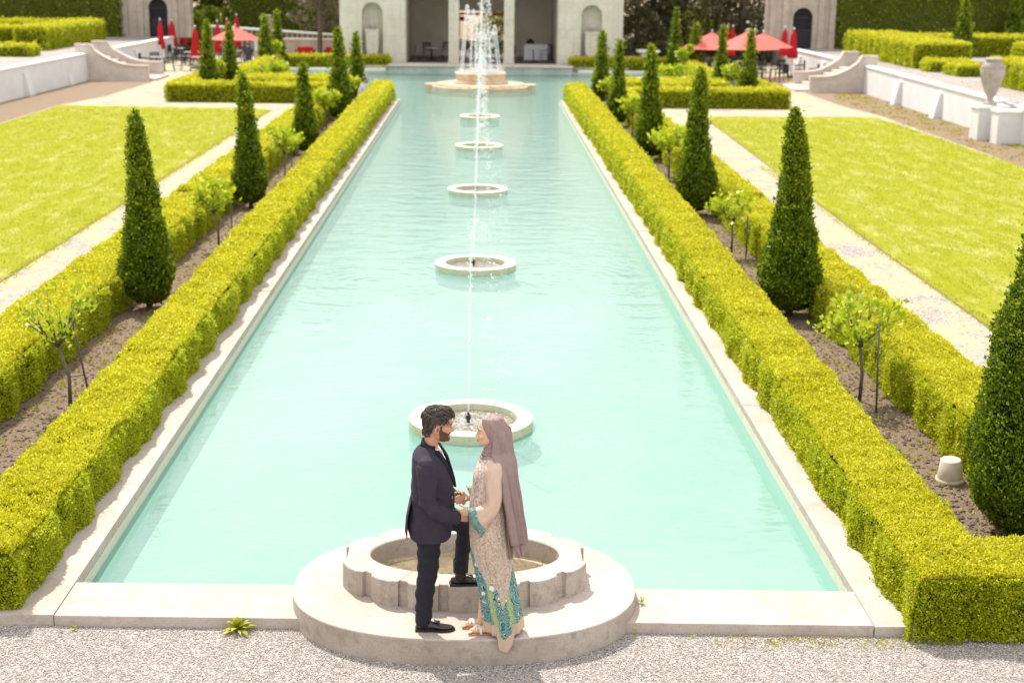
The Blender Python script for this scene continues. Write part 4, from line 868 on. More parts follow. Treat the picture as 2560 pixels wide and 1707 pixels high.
def open_umbrella(x, y, ztop, zrim, w, label, rot=0.0):
    e = empty('open_umbrella', (x, y, 0), rot, label=label, cat='umbrella', group='open red umbrellas'); MB().tube([(0, 0, 0), (0, 0, ztop+.04)], .028, 8).build('pole', 'dark_metal', e, True)
    b = MB(); n = 8; rings = []
    for t in (0.02, .12, .13, .35, .7, 1.0):
        rings.append([(w/2*t*math.cos(2*math.pi*i/n), w/2*t*math.sin(2*math.pi*i/n), ztop-(ztop-zrim)*(t**1.08)-(.02 if .125 < t < .2 else 0)-.03*math.sin(math.pi*t)) for i in range(n)])
    b.loft(rings, cap=False); b.add([(0, 0, ztop)], []); b.build('canopy', 'open_red', e)
    b = MB()
    for i in range(8):
        a = 2*math.pi*i/8; b.tube([(0, 0, ztop-.25), (w/2*.97*math.cos(a), w/2*.97*math.sin(a), zrim+.0)], .009, 5)
    b.build('ribs', 'dark_metal', e); b = MB(); b.ell((0, 0, ztop+.06), (.05, .05, .06), 8, 6); b.build('finial', 'pale_metal', e, True)
open_umbrella(-13.6, 80, 2.2, 1.52, 2.95, 'open red umbrella of the left café', .2)
open_umbrella(12.3, 78, 2.28, 1.42, 3.6, 'open red umbrella leftmost of the right café', .1); open_umbrella(13.15, 72, 2.58, 1.72, 3.3, 'nearest open red umbrella of the right café, in the middle', .35); open_umbrella(14.7, 76, 2.34, 1.62, 3.2, 'open red umbrella rightmost of the right café', .0)

# ================================================================== CAFE FURNITURE
def make_chair(name, m):
    e = empty(name); e['category'] = 'chair'
    b = MB(); b.box(-.24, .24, -.22, .24, .43, .455); b.build('seat', m, e, bevel=.008)
    b = MB()
    for i in range(7): b.box(-.20+i*.0667-.022, -.20+i*.0667+.022, .235+.0, .25, .5, .86)
    b.box(-.25, .25, .225, .26, .86, .92); b.box(-.25, -.22, .225, .26, .43, .88); b.box(.22, .25, .225, .26, .43, .88); b.build('backrest', m, e)
    for sx in (-1, 1):
        b = MB(); b.tube([(sx*.25, -.2, 0), (sx*.25, -.22, .66)], .016, 6); b.tube([(sx*.25, -.22, .66), (sx*.255, .24, .68)], .02, 6); b.build('armrest', m, e)
        MB().tube([(sx*.24, .23, .44), (sx*.25, .30, 0)], .016, 6).build('leg', m, e)
        MB().tube([(sx*.22, -.2, .44), (sx*.22, -.22, 0)], .014, 6).build('leg', m, e)
    return e
def make_table(name, m, top, rr_=.38, base=True):
    e = empty(name); e['category'] = 'table'
    b = MB(); b.lathe([(0, .74), (rr_, .74), (rr_+.01, .725), (rr_, .71), (0, .71)], n=28); b.build('tabletop', top, e)
    MB().tube([(0, 0, .03), (0, 0, .72)], .03, 8).build('pedestal', m, e); b = MB()
    for k in range(4):
        a = k*math.pi/2+.4; b.tube([(0, 0, .06), (.26*math.cos(a), .26*math.sin(a), .015)], .018, 6)
    b.build('base', m, e); return e
def copy_tree(o, parent=None):
    c = o.copy(); COL.objects.link(c); c.parent = parent
    for ch in list(o.children): copy_tree(ch, c)
    return c
used = set()
def put(o, x, y, rz, z, label, group):
    c = o if o.name not in used else copy_tree(o); used.add(o.name); c.location = (x, y, z); c.rotation_euler = (0, 0, rz); c['label'] = label; c['group'] = group
ch = make_chair('dark_chair', 'dark_metal'); cg = make_chair('grey_chair', 'grey_metal'); tb = make_table('round_table', 'dark_metal', 'table_top'); tp = make_table('pale_table', 'pale_metal', 'pale_metal', .42)
GC, GT = 'chairs of the cafés', 'round tables of the cafés'
T_ = [(-17.2, 76.5, 'left of the nearest closed umbrella'), (-15.1, 77.0, 'under the nearest closed left umbrella'), (-16.4, 81.5, 'in the middle of the left café'), (-14.2, 83.5, 'behind the open left umbrella'), (-17.6, 85.5, 'by the farthest closed left umbrellas')]
for i, (x, y, w_) in enumerate(T_):
    put(tb, x, y, .3*i, 0, 'round café table '+w_, GT)
    for k, side in enumerate(('left', 'right', 'far')): a = [math.pi, 0, math.pi/2][k]+.35*math.sin(i*3+k); put(ch, x+.62*math.cos(a), y+.62*math.sin(a), a-math.pi/2, 0, f'dark chair {side} of the table {w_}', GC)
T2 = [(14.6, 73.2, 'nearest the right steps'), (16.2, 76.6, 'by the right white wall'), (14.0, 78.6, 'under the open right umbrellas'), (12.6, 75.2, 'behind the right café cypresses')]
for i, (x, y, w_) in enumerate(T2):
    put(tb, x, y, .5*i, 0, 'round café table '+w_, GT)
    for k, side in enumerate(('left', 'right', 'far')): a = [math.pi, 0, math.pi/2][k]+.35*math.sin(i*5+k); put(ch, x+.62*math.cos(a), y+.62*math.sin(a), a-math.pi/2, 0, f'dark chair {side} of the table {w_}', GC)
put(ch, 16.9, 73.6, -2.0, 0, 'single dark chair against the right white wall', GC)
put(tp, -11.5, 70.5, 0, 0, 'pale round table behind the left hedge near the visitor', GT); put(cg, -10.6, 71.2, -1.2, 0, 'grey chair right of the pale table behind the left hedge', GC); put(cg, -12.2, 70.6, 1.3, 0, 'grey chair left of the pale table behind the left hedge', GC)
put(tb, -2.95, 83, 0, .31, 'round table in the left bay of the pavilion', GT); put(cg, -3.62, 83, math.pi/2+.3, .31, 'grey chair left of the table in the left pavilion bay', GC); put(cg, -2.3, 83, -math.pi/2-.3, .31, 'grey chair right of the table in the left pavilion bay', GC)
put(tb, 2.85, 82.3, 0, .31, 'small round table before the white bar in the right pavilion bay', GT); put(cg, 2.0, 82.6, math.pi/2+.4, .31, 'grey chair left of the table in the right pavilion bay', GC); put(cg, 3.5, 82.6, -math.pi/2+.2, .31, 'grey chair right of the table in the right pavilion bay', GC)
put(ch, -3.3, 85.6, .2, .31, 'dark chair in the shade at the back of the left pavilion bay', GC); put(ch, -2.2, 85.9, -.2, .31, 'dark chair at the back right of the left pavilion bay', GC); put(ch, -.9, 85.0, .4, .31, 'dark chair in the middle pavilion bay, left', GC); put(ch, .7, 85.2, -.3, .31, 'dark chair in the middle pavilion bay, right', GC)
e = empty('bar_counter', (3.07, 85, .31), label='white bar counter in the right bay of the pavilion', cat='counter')
b = MB(); b.box(-.68, .68, -.3, .3, 0, .88); b.box(-.60, -.04, -.32, -.3, .08, .80); b.box(.04, .60, -.32, -.3, .08, .80); b.build('cabinet', 'white_paint', e, bevel=.008); MB().box(-.72, .72, -.34, .34, .88, .93).build('counter_top', 'table_top', e, bevel=.006)
e = empty('storage_trolley', (4.0-.15, 85.4, .31), label='dark trolley right of the white bar counter', cat='trolley'); b = MB(); b.box(-.28, .28, -.2, .2, .1, .86); b.box(-.30, .30, -.22, .22, .86, .90); b.build('cabinet', 'dark_metal', e, bevel=.01)
b = MB()
for sx in (-.22, .22):
    for sy in (-.15, .15): b.lathe([(.0, .0), (.05, 0), (.05, .1), (0, .1)], (sx, sy, 0), 10)
b.build('castors', 'iron', e)
e = empty('serving_bowl', (2.75, 85, 1.24), label='dark covered dish on the white bar counter', cat='dish'); b = MB(); b.lathe([(0, 0), (.2, .0), (.26, .08), (.24, .12), (.18, .2), (.06, .26), (.03, .29), (0, .3)], n=20); b.build('dish', 'dark_metal', e, True)
def sofa(x, y, w, label):
    e = empty('garden_sofa', (x, y, 0), label=label, cat='sofa', group='dark sofas with red cushions'); b = MB(); b.box(-w/2, w/2, -.35, .35, .12, .34); b.box(-w/2, w/2, .25, .36, .34, .8); b.box(-w/2, -w/2+.12, -.35, .35, .34, .62); b.box(w/2-.12, w/2, -.35, .35, .34, .62); b.build('frame', 'dark_metal', e, bevel=.015)
    b = MB(); b.box(-w/2+.14, w/2-.14, -.33, .22, .345, .47); b.box(-w/2+.14, w/2-.14, .02, .24, .6, .98); b.build('cushion', 'red_cloth', e, bevel=.04)
    for sx in (-1, 1):
        for sy in (-1, 1): MB().tube([(sx*(w/2-.06), sy*.28, .12), (sx*(w/2-.06), sy*.28, 0)], .025, 6).build('leg', 'dark_metal', e)
sofa(-10.25, 83.6, 1.2, 'dark sofa with red cushions left of the bare tree trunk'); sofa(-8.75, 83.8, .95, 'dark sofa with red cushions beside the pavilion pylon')
e = empty('low_wall', (-10.2, 88, 0), label='low grey stone wall behind the red cushioned sofas', cat='wall'); b = MB(); b.box(-2.2, 1.6, -.2, .2, -.05, 1.16); b.build('wall', 'lime_warm', e, bevel=.01); b = MB(); b.box(-2.25, 1.65, -.25, .25, 1.16, 1.26); b.build('cap', 'stair_stone', e, bevel=.01)
e = empty('stone_pedestal', (9.78, 86, 0), label='pale block pedestal with wide slab top before the dark evergreens', cat='pedestal'); b = MB(); b.box(-.5, .5, -.5, .5, 0, .16); b.box(-.42, .42, -.42, .42, .16, .78); b.build('block', 'white_wall', e, bevel=.012); b = MB(); b.box(-.66, .66, -.6, .6, .78, .90); b.build('slab', 'white_cap', e, bevel=.015)
e = empty('low_planter', (12.1, 69.6, 0), label='dark low planter behind the right café cypresses', cat='planter'); b = MB(); b.box(-.55, .55, -.3, .3, 0, .5); b.box(-.6, .6, -.35, .35, .5, .56); b.build('box', 'grey_metal', e, bevel=.01)
e = empty('water_cooler', (-12.9, 84.5, 0), label='pale blue grey cabinet below the open left umbrella', cat='cabinet'); b = MB(); b.box(-.35, .35, -.3, .3, 0.05, 1.15); b.box(-.3, .3, -.33, -.3, .2, 1.05); b.build('body', 'white_paint', e, bevel=.02); MB().box(-.38, .38, -.33, .33, 1.15, 1.42).build('lid', 'pale_metal', e, bevel=.03)
# urns
def urn(x, y, z, s, label, m='urn'):
    e = empty('stone_urn', (x, y, z), label=label, cat='urn'); P = [(0, 0), (.25, 0), (.25, .06), (.17, .09), (.11, .15), (.10, .22), (.16, .32), (.25, .55), (.35, .82), (.405, 1.05), (.41, 1.18), (.37, 1.30), (.29, 1.38), (.24, 1.41), (.235, 1.45), (.28, 1.48), (.285, 1.53), (.24, 1.56), (.20, 1.54), (.16, 1.3)]
    b = MB(); b.lathe([(r_*s, z_*s) for r_, z_ in P], n=40); b.build('vessel', m, e, True)
    b = MB()
    for zz, r_ in ((1.22, .40), (1.27, .388), (1.33, .345)): b.lathe([(r_*s, zz*s-.012), ((r_+.014)*s, zz*s), (r_*s, zz*s+.012)], n=40)
    b.build('neck_bands', m, e, True); return e
urn(16.9, 47.6, 1.14, .99, 'tall stone urn on the white pedestal by the right wall')
urn(-13.3, 90, 1.0, 1.0, 'dark urn between two far left cypresses', 'lime_warm')
e = empty('urn_pedestal', (16.85, 47.6, 0), label='white pedestal carrying the tall stone urn', cat='pedestal'); b = MB(); b.box(-.42, .55, -.40, .40, -.02, 1.04); b.build('block', 'white_wall', e, bevel=.01); b = MB(); b.box(-.47, .6, -.45, .45, 1.04, 1.14); b.build('slab', 'white_cap', e, bevel=.01)
e = empty('wall_pier', (17.05, 46.4, 0), label='white square pier just right of the urn pedestal', cat='pier'); b = MB(); b.box(-.36, .5, -.32, .32, -.02, 1.02); b.build('block', 'white_wall', e, bevel=.01); b = MB(); b.box(-.40, .55, -.36, .36, 1.02, 1.10); b.build('slab', 'white_cap', e, bevel=.01)
e = empty('parapet_urn_plinth', (-13.3, 90, 0), label='plinth under the dark urn', cat='plinth'); b = MB(); b.box(-.3, .3, -.3, .3, 0, .92); b.box(-.35, .35, -.35, .35, .92, 1.0); b.build('block', 'lime_warm', e, bevel=.01)
# upside-down flower pot by the right cypress
e = empty('flower_pot', (5.0, 14.2, .0), label='pale clay flower pot standing upside down in the soil by the large right cypress', cat='flower pot')
b = MB(); b.lathe([(0, .272), (.02, .272), (.025, .285), (.105, .285), (.118, .278), (.150, .06), (.150, .055), (.168, .052), (.172, .0), (.155, -.0), (.14, .05)], n=40); b.build('body', 'pot', e, True)
e.rotation_euler = (R(3), R(-4), 0); e.scale = (.9, .9, .9)

# weeds
def weed(x, y, z, s, n, label, seed, m='crown_leaf', name='dandelion_plant'):
    rd = random.Random(seed); b = MB(); e = empty(name, (x, y, z), label=label, cat='weed')
    for i in range(n):
        a = rd.uniform(0, 6.28); L = s*rd.uniform(.6, 1.1); el = rd.uniform(.35, 1.4); w = L*.075; d = Vector((math.cos(a), math.sin(a), 0)); q = Vector((-math.sin(a), math.cos(a), 0)); pr = None; rows = []
        for k in range(6):
            t = k/5; p = d*(L*t*math.cos(el))+Vector((0, 0, L*math.sin(el)*t-L*.45*t*t+.01)); ww = w*(.35+1.1*math.sin(math.pi*min(1, t*.95+.05)))*(1 if k % 2 else .6)*(1 if k < 5 else .05); rows.append([p-q*ww, p, p+q*ww])
        b.loft(rows, cap=False, closed=False)
    b.build('leaves', m, e, fix=False); return e
MT['weed_leaf'] = leafmat('weed_leaf', [(.20, .26, .01), (.38, .40, .015), (.52, .48, .03), (.36, .14, .05)], 8, .4, .3)
weed(-1.95, 10.60, .005, .19, 46, 'dandelion clump growing against the front coping on the left', 3, 'weed_leaf')
weed(-3.28, 10.62, .0, .09, 12, 'small dry weed at the left end of the front coping', 4, 'weed_leaf', 'small_weed')
weed(1.30, 10.62, .01, .12, 16, 'weed in the joint between the platform and the right coping', 5, 'weed_leaf', 'small_weed'); weed(1.36, 10.95, .09, .09, 14, 'leafy weed climbing the platform side over the right coping', 6, 'weed_leaf', 'small_weed')
weed(1.72, 10.5, .0, .05, 8, 'tiny weed at the foot of the right coping', 7, 'weed_leaf', 'small_weed')
def ground_cover(name, label, xs, ys, n, sz, m, seed, z=.006, clump=9):
    r = np.random.default_rng(seed); c = np.stack([r.uniform(*xs, n//clump), r.uniform(*ys, n//clump)], -1); k = r.integers(0, len(c), n); P = np.zeros((n, 3)); P[:, :2] = c[k]+r.normal(size=(n, 2))*sz*2.2
    P[:, 0] = np.clip(P[:, 0], *xs); P[:, 1] = np.clip(P[:, 1], *ys); P[:, 2] = z; V, F = leaves(P, np.tile([[0, 0, 1.]], (n, 1)), sz, r, .2, 1.0, .5, .4); o = npmesh(name, V, F, [m]); tag(o, label, kind='stuff'); return o
ground_cover('weeds', 'tiny weeds along the foot of the right coping', (1.9, 3.5), (10.32, 10.50), 420, .018, 'weed_leaf', 1)
ground_cover('weeds', 'sparse weeds on the soil of the left bed', (-5.6, -4.55), (11.5, 58), 5200, .035, 'weed_leaf', 2)
ground_cover('weeds', 'sparse weeds on the soil of the right bed', (4.35, 5.2), (11.5, 58), 5200, .035, 'weed_leaf', 3)
ground_cover('weeds', 'dry weeds in the right soil border', (15.6, 17.4), (38, 66), 2400, .07, 'weed_leaf', 4)
def clods():
    r = np.random.default_rng(9); n = 9000; side = r.integers(0, 2, n); X = np.where(side, r.uniform(4.3, 5.3, n), r.uniform(-5.7, -4.5, n)); Y = 11.3+46*r.uniform(0, 1, n)**2; S = r.uniform(.006, .020, n)*(1+Y*.03)
    o = np.array([[1, 0, 0], [0, 1, 0], [-1, 0, 0], [0, -1, 0], [0, 0, 1], [0, 0, -.4]], float); f = np.array([[0, 1, 4], [1, 2, 4], [2, 3, 4], [3, 0, 4], [1, 0, 5], [2, 1, 5], [3, 2, 5], [0, 3, 5]])
    V = (o[None]*S[:, None, None]*r.uniform(.6, 1.4, (n, 6, 1))*np.array([1, 1, .7])+np.stack([X, Y, np.full(n, .006)], -1)[:, None]).reshape(-1, 3); F = (f[None]+6*np.arange(n)[:, None, None]).reshape(-1, 3)
    tag(npmesh('soil_clods', V, F, ['soil']), label='loose soil clods in the beds', kind='stuff')
clods()

# ================================================================== PEOPLE
def fuse(b, voxel, smooth=4, fac=.5):
    """join overlapping closed shapes of an MB into one skin (voxel remesh) -> mesh"""
    me = b.mesh('tmp'); bm = bmesh.new(); bm.from_mesh(me); bmesh.ops.recalc_face_normals(bm, faces=bm.faces); bm.to_mesh(me); bm.free()
    o = bpy.data.objects.new('tmp', me); COL.objects.link(o)
    m = o.modifiers.new('r', 'REMESH'); m.mode = 'VOXEL'; m.voxel_size = voxel; m.use_smooth_shade = True
    if smooth: k = o.modifiers.new('s', 'SMOOTH'); k.iterations = smooth; k.factor = fac
    dg = bpy.context.evaluated_depsgraph_get(); dg.update(); out = bpy.data.meshes.new_from_object(o.evaluated_get(dg)); bpy.data.objects.remove(o); out.materials.clear(); return out
def finish(name, me, mats, parent, off=(0, 0, 0)):
    o = link(name, me, mats, parent); me.polygons.foreach_set('use_smooth', [True]*len(me.polygons)); me.update(); return o
def co(me): a = np.empty(len(me.vertices)*3, np.float32); me.vertices.foreach_get('co', a); return a.reshape(-1, 3).astype(float)
def setco(me, P): me.vertices.foreach_set('co', np.ascontiguousarray(P, np.float32).ravel()); me.update()
def nrm(me): a = np.empty(len(me.vertices)*3, np.float32); me.vertices.foreach_get('normal', a); return a.reshape(-1, 3).astype(float)
def patch(me, name, pred, off, mat_, parent, thick=None):
    """a shell lifted off the skin where pred(vertex coords, normals) holds"""
    P = co(me); N = nrm(me); sel = pred(P, N); idx = -np.ones(len(P), int); idx[sel] = np.arange(sel.sum()); fs = []
    for f in me.polygons:
        v = list(f.vertices)
        if all(sel[i] for i in v): fs.append([int(idx[i]) for i in v])
    q = bpy.data.meshes.new(name); o_ = off(P[sel]) if callable(off) else off
    q.from_pydata((P[sel]+N[sel]*(o_[:, None] if hasattr(o_, 'shape') else o_)).tolist(), [], fs); q.polygons.foreach_set('use_smooth', [True]*len(fs)); return link(name, q, mat_, parent)
def skinmat(name, base, red):
    b = NB(name); v = b.coord(); n = b.noise(v, 30, 3); c = b.mix(b.ramp(n, (.35, 0.), (.65, 1.)), base, red)
    return b.done(b.pbr(c, .5, .35, Subsurface_Weight=.08, Subsurface_Radius=(.012, .004, .002)))
MT['skin_m'] = skinmat('skin_tan', (.52, .29, .18), (.58, .31, .20)); MT['skin_f'] = skinmat('skin_fair', (.66, .40, .27), (.68, .41, .29))
MT['ear_shade'] = plain('ear_shadow_skin', (.20, .075, .045), .6)
MT['lips'] = plain('lips', (.48, .13, .11), .4); MT['eye'] = plain('eye_white', (.7, .68, .66), .2); MT['iris'] = plain('eye_dark', (.03, .02, .015), .15)
def hairmat(name, a, b_):
    b = NB(name); g = b.n('NewGeometry'); c = b.ramp(g.outputs['Random Per Island'], (0, a), (1, b_)); return b.done(b.pbr(c, .5, .4, nrm=b.bump(b.noise(b.coord(), 160, 3), .3, .003)))
MT['hair_dark'] = hairmat('dark_brown_hair', (.012, .009, .008), (.105, .078, .062)); MT['beard'] = plain('stubble_beard', (.115, .066, .046), .85, .15, sc=150, var=.75)
def clothmat(name, c1, c2, sc=400, rough=.85, sheen=.0, foldsc=9):
    b = NB(name); v = b.coord(); n = b.noise(v, foldsc, 3); w = b.noise(v, sc, 2); c = b.mix(n, c1, c2); return b.done(b.pbr(c, rough, .25, nrm=b.bump(b.math('ADD', b.math('MULTIPLY', n, 3.0), b.math('MULTIPLY', w, .25)), .45, .012)))
MT['navy'] = clothmat('navy_suit_cloth', (.026, .020, .032), (.042, .034, .050)); MT['navy_dark'] = clothmat('navy_lapel_cloth', (.012, .013, .026), (.018, .019, .036)); MT['trouser'] = clothmat('navy_trouser_cloth', (.013, .013, .020), (.022, .021, .030))
MT['white_shirt'] = clothmat('white_shirt_cloth', (.75, .74, .72), (.85, .84, .82)); MT['leather'] = plain('dark_leather', (.022, .015, .014), .28, .6); MT['sole'] = plain('dark_sole', (.018, .014, .012), .6)
MT['mauve'] = clothmat('mauve_chiffon', (.255, .175, .165), (.345, .245, .23), 600, .6, foldsc=14); MT['beige_silk'] = clothmat('beige_silk', (.54, .385, .30), (.62, .46, .365), 500, .5, foldsc=11)
MT['tan_leather'] = plain('tan_leather', (.46, .19, .09), .5); MT['white_leather'] = plain('white_leather', (.72, .68, .62), .5)

def hand(b, wrist, palm_dir, side_dir, nrm_dir, s=1.0, curl=.5, thumb=1, spread=.0):
    """palm and five fingers. palm_dir: wrist->fingers, side_dir: towards the thumb, nrm_dir: out of the palm"""
    w = Vector(wrist); d = Vector(palm_dir).normalized(); sd = Vector(side_dir); sd = (sd-d*sd.dot(d)).normalized(); n_ = d.cross(sd).normalized()
    if n_.dot(Vector(nrm_dir)) < 0: n_ = -n_
    L = .092*s
    rings = []
    for t, hw, th in ((0, .026, .020), (.35, .034, .019), (.75, .041, .016), (1.0, .040, .013)):
        c = w+d*L*t; rings.append([c+sd*hw*s*math.cos(2*math.pi*k/12)+n_*th*s*math.sin(2*math.pi*k/12) for k in range(12)])
    b.loft(rings)
    for k, (off, ln, rd_) in enumerate(((.030, .072, .0088), (.010, .080, .0092), (-.011, .075, .0088), (-.030, .058, .0078))):
        p = w+d*L*.93+sd*off*s; a = 0; pts = [p-d*.012]; cur = p; ang = 0
        for j, fr in enumerate((.45, .32, .23)):
            ang += curl*(1.0 if j else .7)*(1+.08*k); dirv = d*math.cos(ang)+n_*math.sin(ang)+sd*spread*off*4; cur = cur+dirv*ln*fr*s; pts.append(cur)
        b.tube(pts, [rd_*s*1.05, rd_*s, rd_*s*.92, rd_*s*.8], 8, round_ends=True)
    p = w+d*L*.22+sd*.024*s; p2 = p+(d*.55+sd*.75+n_*.25*thumb).normalized()*.042*s; p3 = p2+(d*.85+sd*.25+n_*.5*thumb).normalized()*.032*s; p4 = p3+(d*.8-sd*.05+n_*.6*thumb).normalized()*.022*s
    b.tube([p-sd*.01, p2, p3, p4], [.014*s, .0115*s, .010*s, .0085*s], 8, round_ends=True)

def head_rings(sec, n=28, cy=0.0, fpow=2.3):
    rings = []
    for z, xb, xf, w in sec:
        c = (xb+xf)/2; a = abs(xf-xb)/2; ring = []
        sgn = 1 if xf > xb else -1
        for k in range(n):
            t = 2*math.pi*k/n; ct, st = math.cos(t), math.sin(t)
            x = c+sgn*a*ct; ww = w*(1-.16*max(0, ct)**1.5); y = cy+ww*(abs(st)**.9)*(1 if st > 0 else -1)
            ring.append((x, y, z))
        rings.append(ring)
    return rings

def limb(b, pts, rad, n=14): b.tube(pts, rad, n, round_ends=True)
def torso(b, secs, n=40, p=2.3):
    rings = []
    for z, x0, x1, cy, hw in secs:
        c = (x0+x1)/2; a = (x1-x0)/2; r_ = []
        for k in range(n):
            t = 2*math.pi*k/n; ct, st = math.cos(t), math.sin(t); q = 2/p
            zz = z if not callable(z) else z(t)
            r_.append((c+a*abs(ct)**q*(1 if ct > 0 else -1), cy+hw*abs(st)**q*(1 if st > 0 else -1), zz))
        rings.append(r_)
    b.loft(rings)

def shoe(parent, heel, ang, L, name='shoe', m='leather'):
    """a loafer: heel point on the ground, pointing along ang (about Z)"""
    c, s = math.cos(ang), math.sin(ang); T = lambda x, y, z: (heel[0]+x*c-y*s, heel[1]+x*s+y*c, heel[2]+z)
    def outline(t):   # half width along the shoe
        return np.interp(t, [0, .06, .2, .45, .68, .85, .95, 1], [.012, .030, .036, .036, .047, .042, .026, .006])
    b = MB(); rings = []
    for t, h in ((0, .045), (.03, .066), (.12, .076), (.26, .078), (.36, .080), (.46, .070), (.6, .056), (.75, .046), (.88, .040), (.96, .032), (1, .02)):
        w = outline(t); ring = []
        for k in range(16):
            a = 2*math.pi*k/16; y = w*math.cos(a); z = .012+(h-.012)/2+(h-.012)/2*math.sin(a); ring.append(T(t*L, y*(1-.25*max(0, math.sin(a))), z))
        rings.append(ring)
    b.loft(rings); me = fuse(b, .006, 3); o = finish(name, me, m, parent)
    b = MB(); pl = [(t*L*1.02-.004, outline(t)*1.10+.002) for t in np.linspace(0, 1, 14)]; poly = [T(x, y, 0)[:2] for x, y in pl]+[T(x, -y, 0)[:2] for x, y in reversed(pl)]
    b.prism(poly, heel[2]+.0, heel[2]+.016); b.prism([T(x, y, 0)[:2] for x, y in ((-.004, -.034), (.075, -.036), (.075, .036), (-.004, .034))], heel[2]-.0005, heel[2]+.024); b.build('sole', 'sole', o)
    b = MB()
    for q in range(6):
        y = (q-2.5)*.005; b.tube([T(L*.50, y*.6, .078), T(L*.56+.006, y*1.6, .070), T(L*.62, y*2.6, .060)], .0024, 5)
    b.tube([T(L*.47, -.022, .076), T(L*.50, 0, .081), T(L*.47, .022, .076)], .006, 6); b.build('tassel', m, o)
    return o

def man():
    bx, by, bz = -.40, 10.22, .22
    e = empty('person', (bx, by, bz), label='bearded man in a dark navy suit with one foot on the basin rim', cat='person')
    O = Vector((bx, by, 0)); l = lambda x, y, z: (x-bx, y-by, z)     # coordinates are metres above the platform
    hy = 10.22
    sec = [(1.785, -.36, -.275, .030), (1.772, -.395, -.245, .054), (1.745, -.417, -.226, .070), (1.705, -.426, -.2165, .077), (1.672, -.426, -.2155, .078), (1.650, -.422, -.2215, .076), (1.625, -.408, -.2235, .073), (1.604, -.388, -.2285, .069), (1.585, -.365, -.2365, .064), (1.565, -.345, -.2435, .057), (1.548, -.33, -.2405, .047), (1.537, -.31, -.252, .030)]
    b = MB(); b.loft([[l(*p) for p in r_] for r_ in head_rings(sec, cy=hy)])
    # nose, brow, lips, chin
    b.loft([[l(x, hy+y, z) for x, y, z in r_] for r_ in ([(-.226, -.007, 1.660), (-.226, .007, 1.660), (-.2165, .004, 1.656), (-.2165, -.004, 1.656)], [(-.228, -.013, 1.635), (-.228, .013, 1.635), (-.203, .006, 1.634), (-.203, -.006, 1.634)], [(-.229, -.018, 1.616), (-.229, .018, 1.616), (-.193, .008, 1.618), (-.193, -.008, 1.618)], [(-.230, -.013, 1.606), (-.230, .013, 1.606), (-.211, .007, 1.606), (-.211, -.007, 1.606)])])
    for sy in (-1, 1):
        b.tube([l(-.221, hy+sy*.012, 1.669), l(-.223, hy+sy*.03, 1.673), l(-.238, hy+sy*.052, 1.668)], [.006, .0065, .005], 8)
        b.ell(l(-.246, hy+sy*.044, 1.628), (.02, .02, .018), 12, 8)
        b.ell(l(-.222, hy+sy*.012, 1.611), (.010, .008, .007), 8, 6)
        b.ell(l(-.328, hy+sy*.084, 1.648), (.020, .010, .030), 14, 10, rot=Matrix.Rotation(.2, 3, 'Y')); b.ell(l(-.320, hy+sy*.082, 1.624), (.010, .008, .014), 10, 8)
    b.tube([l(-.243, hy-.024, 1.592), l(-.2325, hy, 1.594), l(-.243, hy+.024, 1.592)], [.005, .0065, .005], 8); b.tube([l(-.244, hy-.02, 1.578), l(-.2355, hy, 1.577), l(-.244, hy+.02, 1.578)], [.005, .0075, .005], 8)
    b.ell(l(-.252, hy, 1.553), (.020, .026, .018), 12, 8)
    limb(b, [l(-.372, hy, 1.62), l(-.372, hy, 1.54), l(-.378, hy, 1.47), l(-.39, hy, 1.40)], [.056, .053, .056, .075])
    torso(b, [(z, x0-bx, x1-bx, 0, hw) for z, x0, x1, hw in [(.84, -.46, -.32, .12), (1.0, -.46, -.30, .12), (1.2, -.475, -.29, .14), (1.36, -.48, -.30, .15), (1.43, -.45, -.33, .11)]])
    for pts, rad in [([(-.40, 10.05, 1.38), (-.39, 9.995, 1.10), (-.185, 10.05, .985)], [.05, .04, .030]), ([(-.38, 10.40, 1.38), (-.36, 10.45, 1.10), (-.20, 10.34, 1.055)], [.05, .04, .030]), ([(-.385, 10.14, .88), (-.40, 10.16, .5), (-.4355, 10.17, .06)], [.07, .05, .036]), ([(-.385, 10.31, .90), (-.125, 10.50, .745), (-.15, 10.53, .28)], [.08, .052, .036])]: limb(b, [l(*p) for p in pts], rad)
    for f0, f1 in (((-.45, 10.17, .035), (-.28, 10.172, .028)), ((-.19, 10.53, .257), (-.07, 10.545, .25))): limb(b, [l(*f0), l(*f1)], [.024, .016])
    hand(b, l(-.180, 10.045, .992), (.82, .18, -.10), (-.05, -.1, 1.0), (-.1, 1, 0), 1.0, .75, 1)
    hand(b, l(-.195, 10.335, 1.065), (.75, -.55, -.25), (.1, -.1, 1), (0, -1, -.3), 1.0, .6, 1)
    me = fuse(b, .0052, 2); P = co(me); body = finish('body', me, 'skin_m', e)
    # eyes, brows, lips
    for sy in (-1, 1):
        m_ = MB(); m_.ell(l(-.2335, hy+sy*.031, 1.652), (.0085, .011, .006), 12, 8); ev = m_.build('eye', 'eye', e, True); m_ = MB(); m_.ell(l(-.2265, hy+sy*.032, 1.652), (.0035, .005, .005), 10, 6); m_.build('iris', 'iris', ev, True)
        m_ = MB(); m_.tube([l(-.2155, hy+sy*.010, 1.672), l(-.2165, hy+sy*.028, 1.679), l(-.234, hy+sy*.054, 1.672)], [.0035, .0045, .002], 6); m_.tube([l(-.224, hy+sy*.020, 1.657), l(-.2235, hy+sy*.032, 1.6595), l(-.233, hy+sy*.044, 1.655)], [.001, .002, .001], 5); m_.build('eyebrow', 'hair_dark', e)
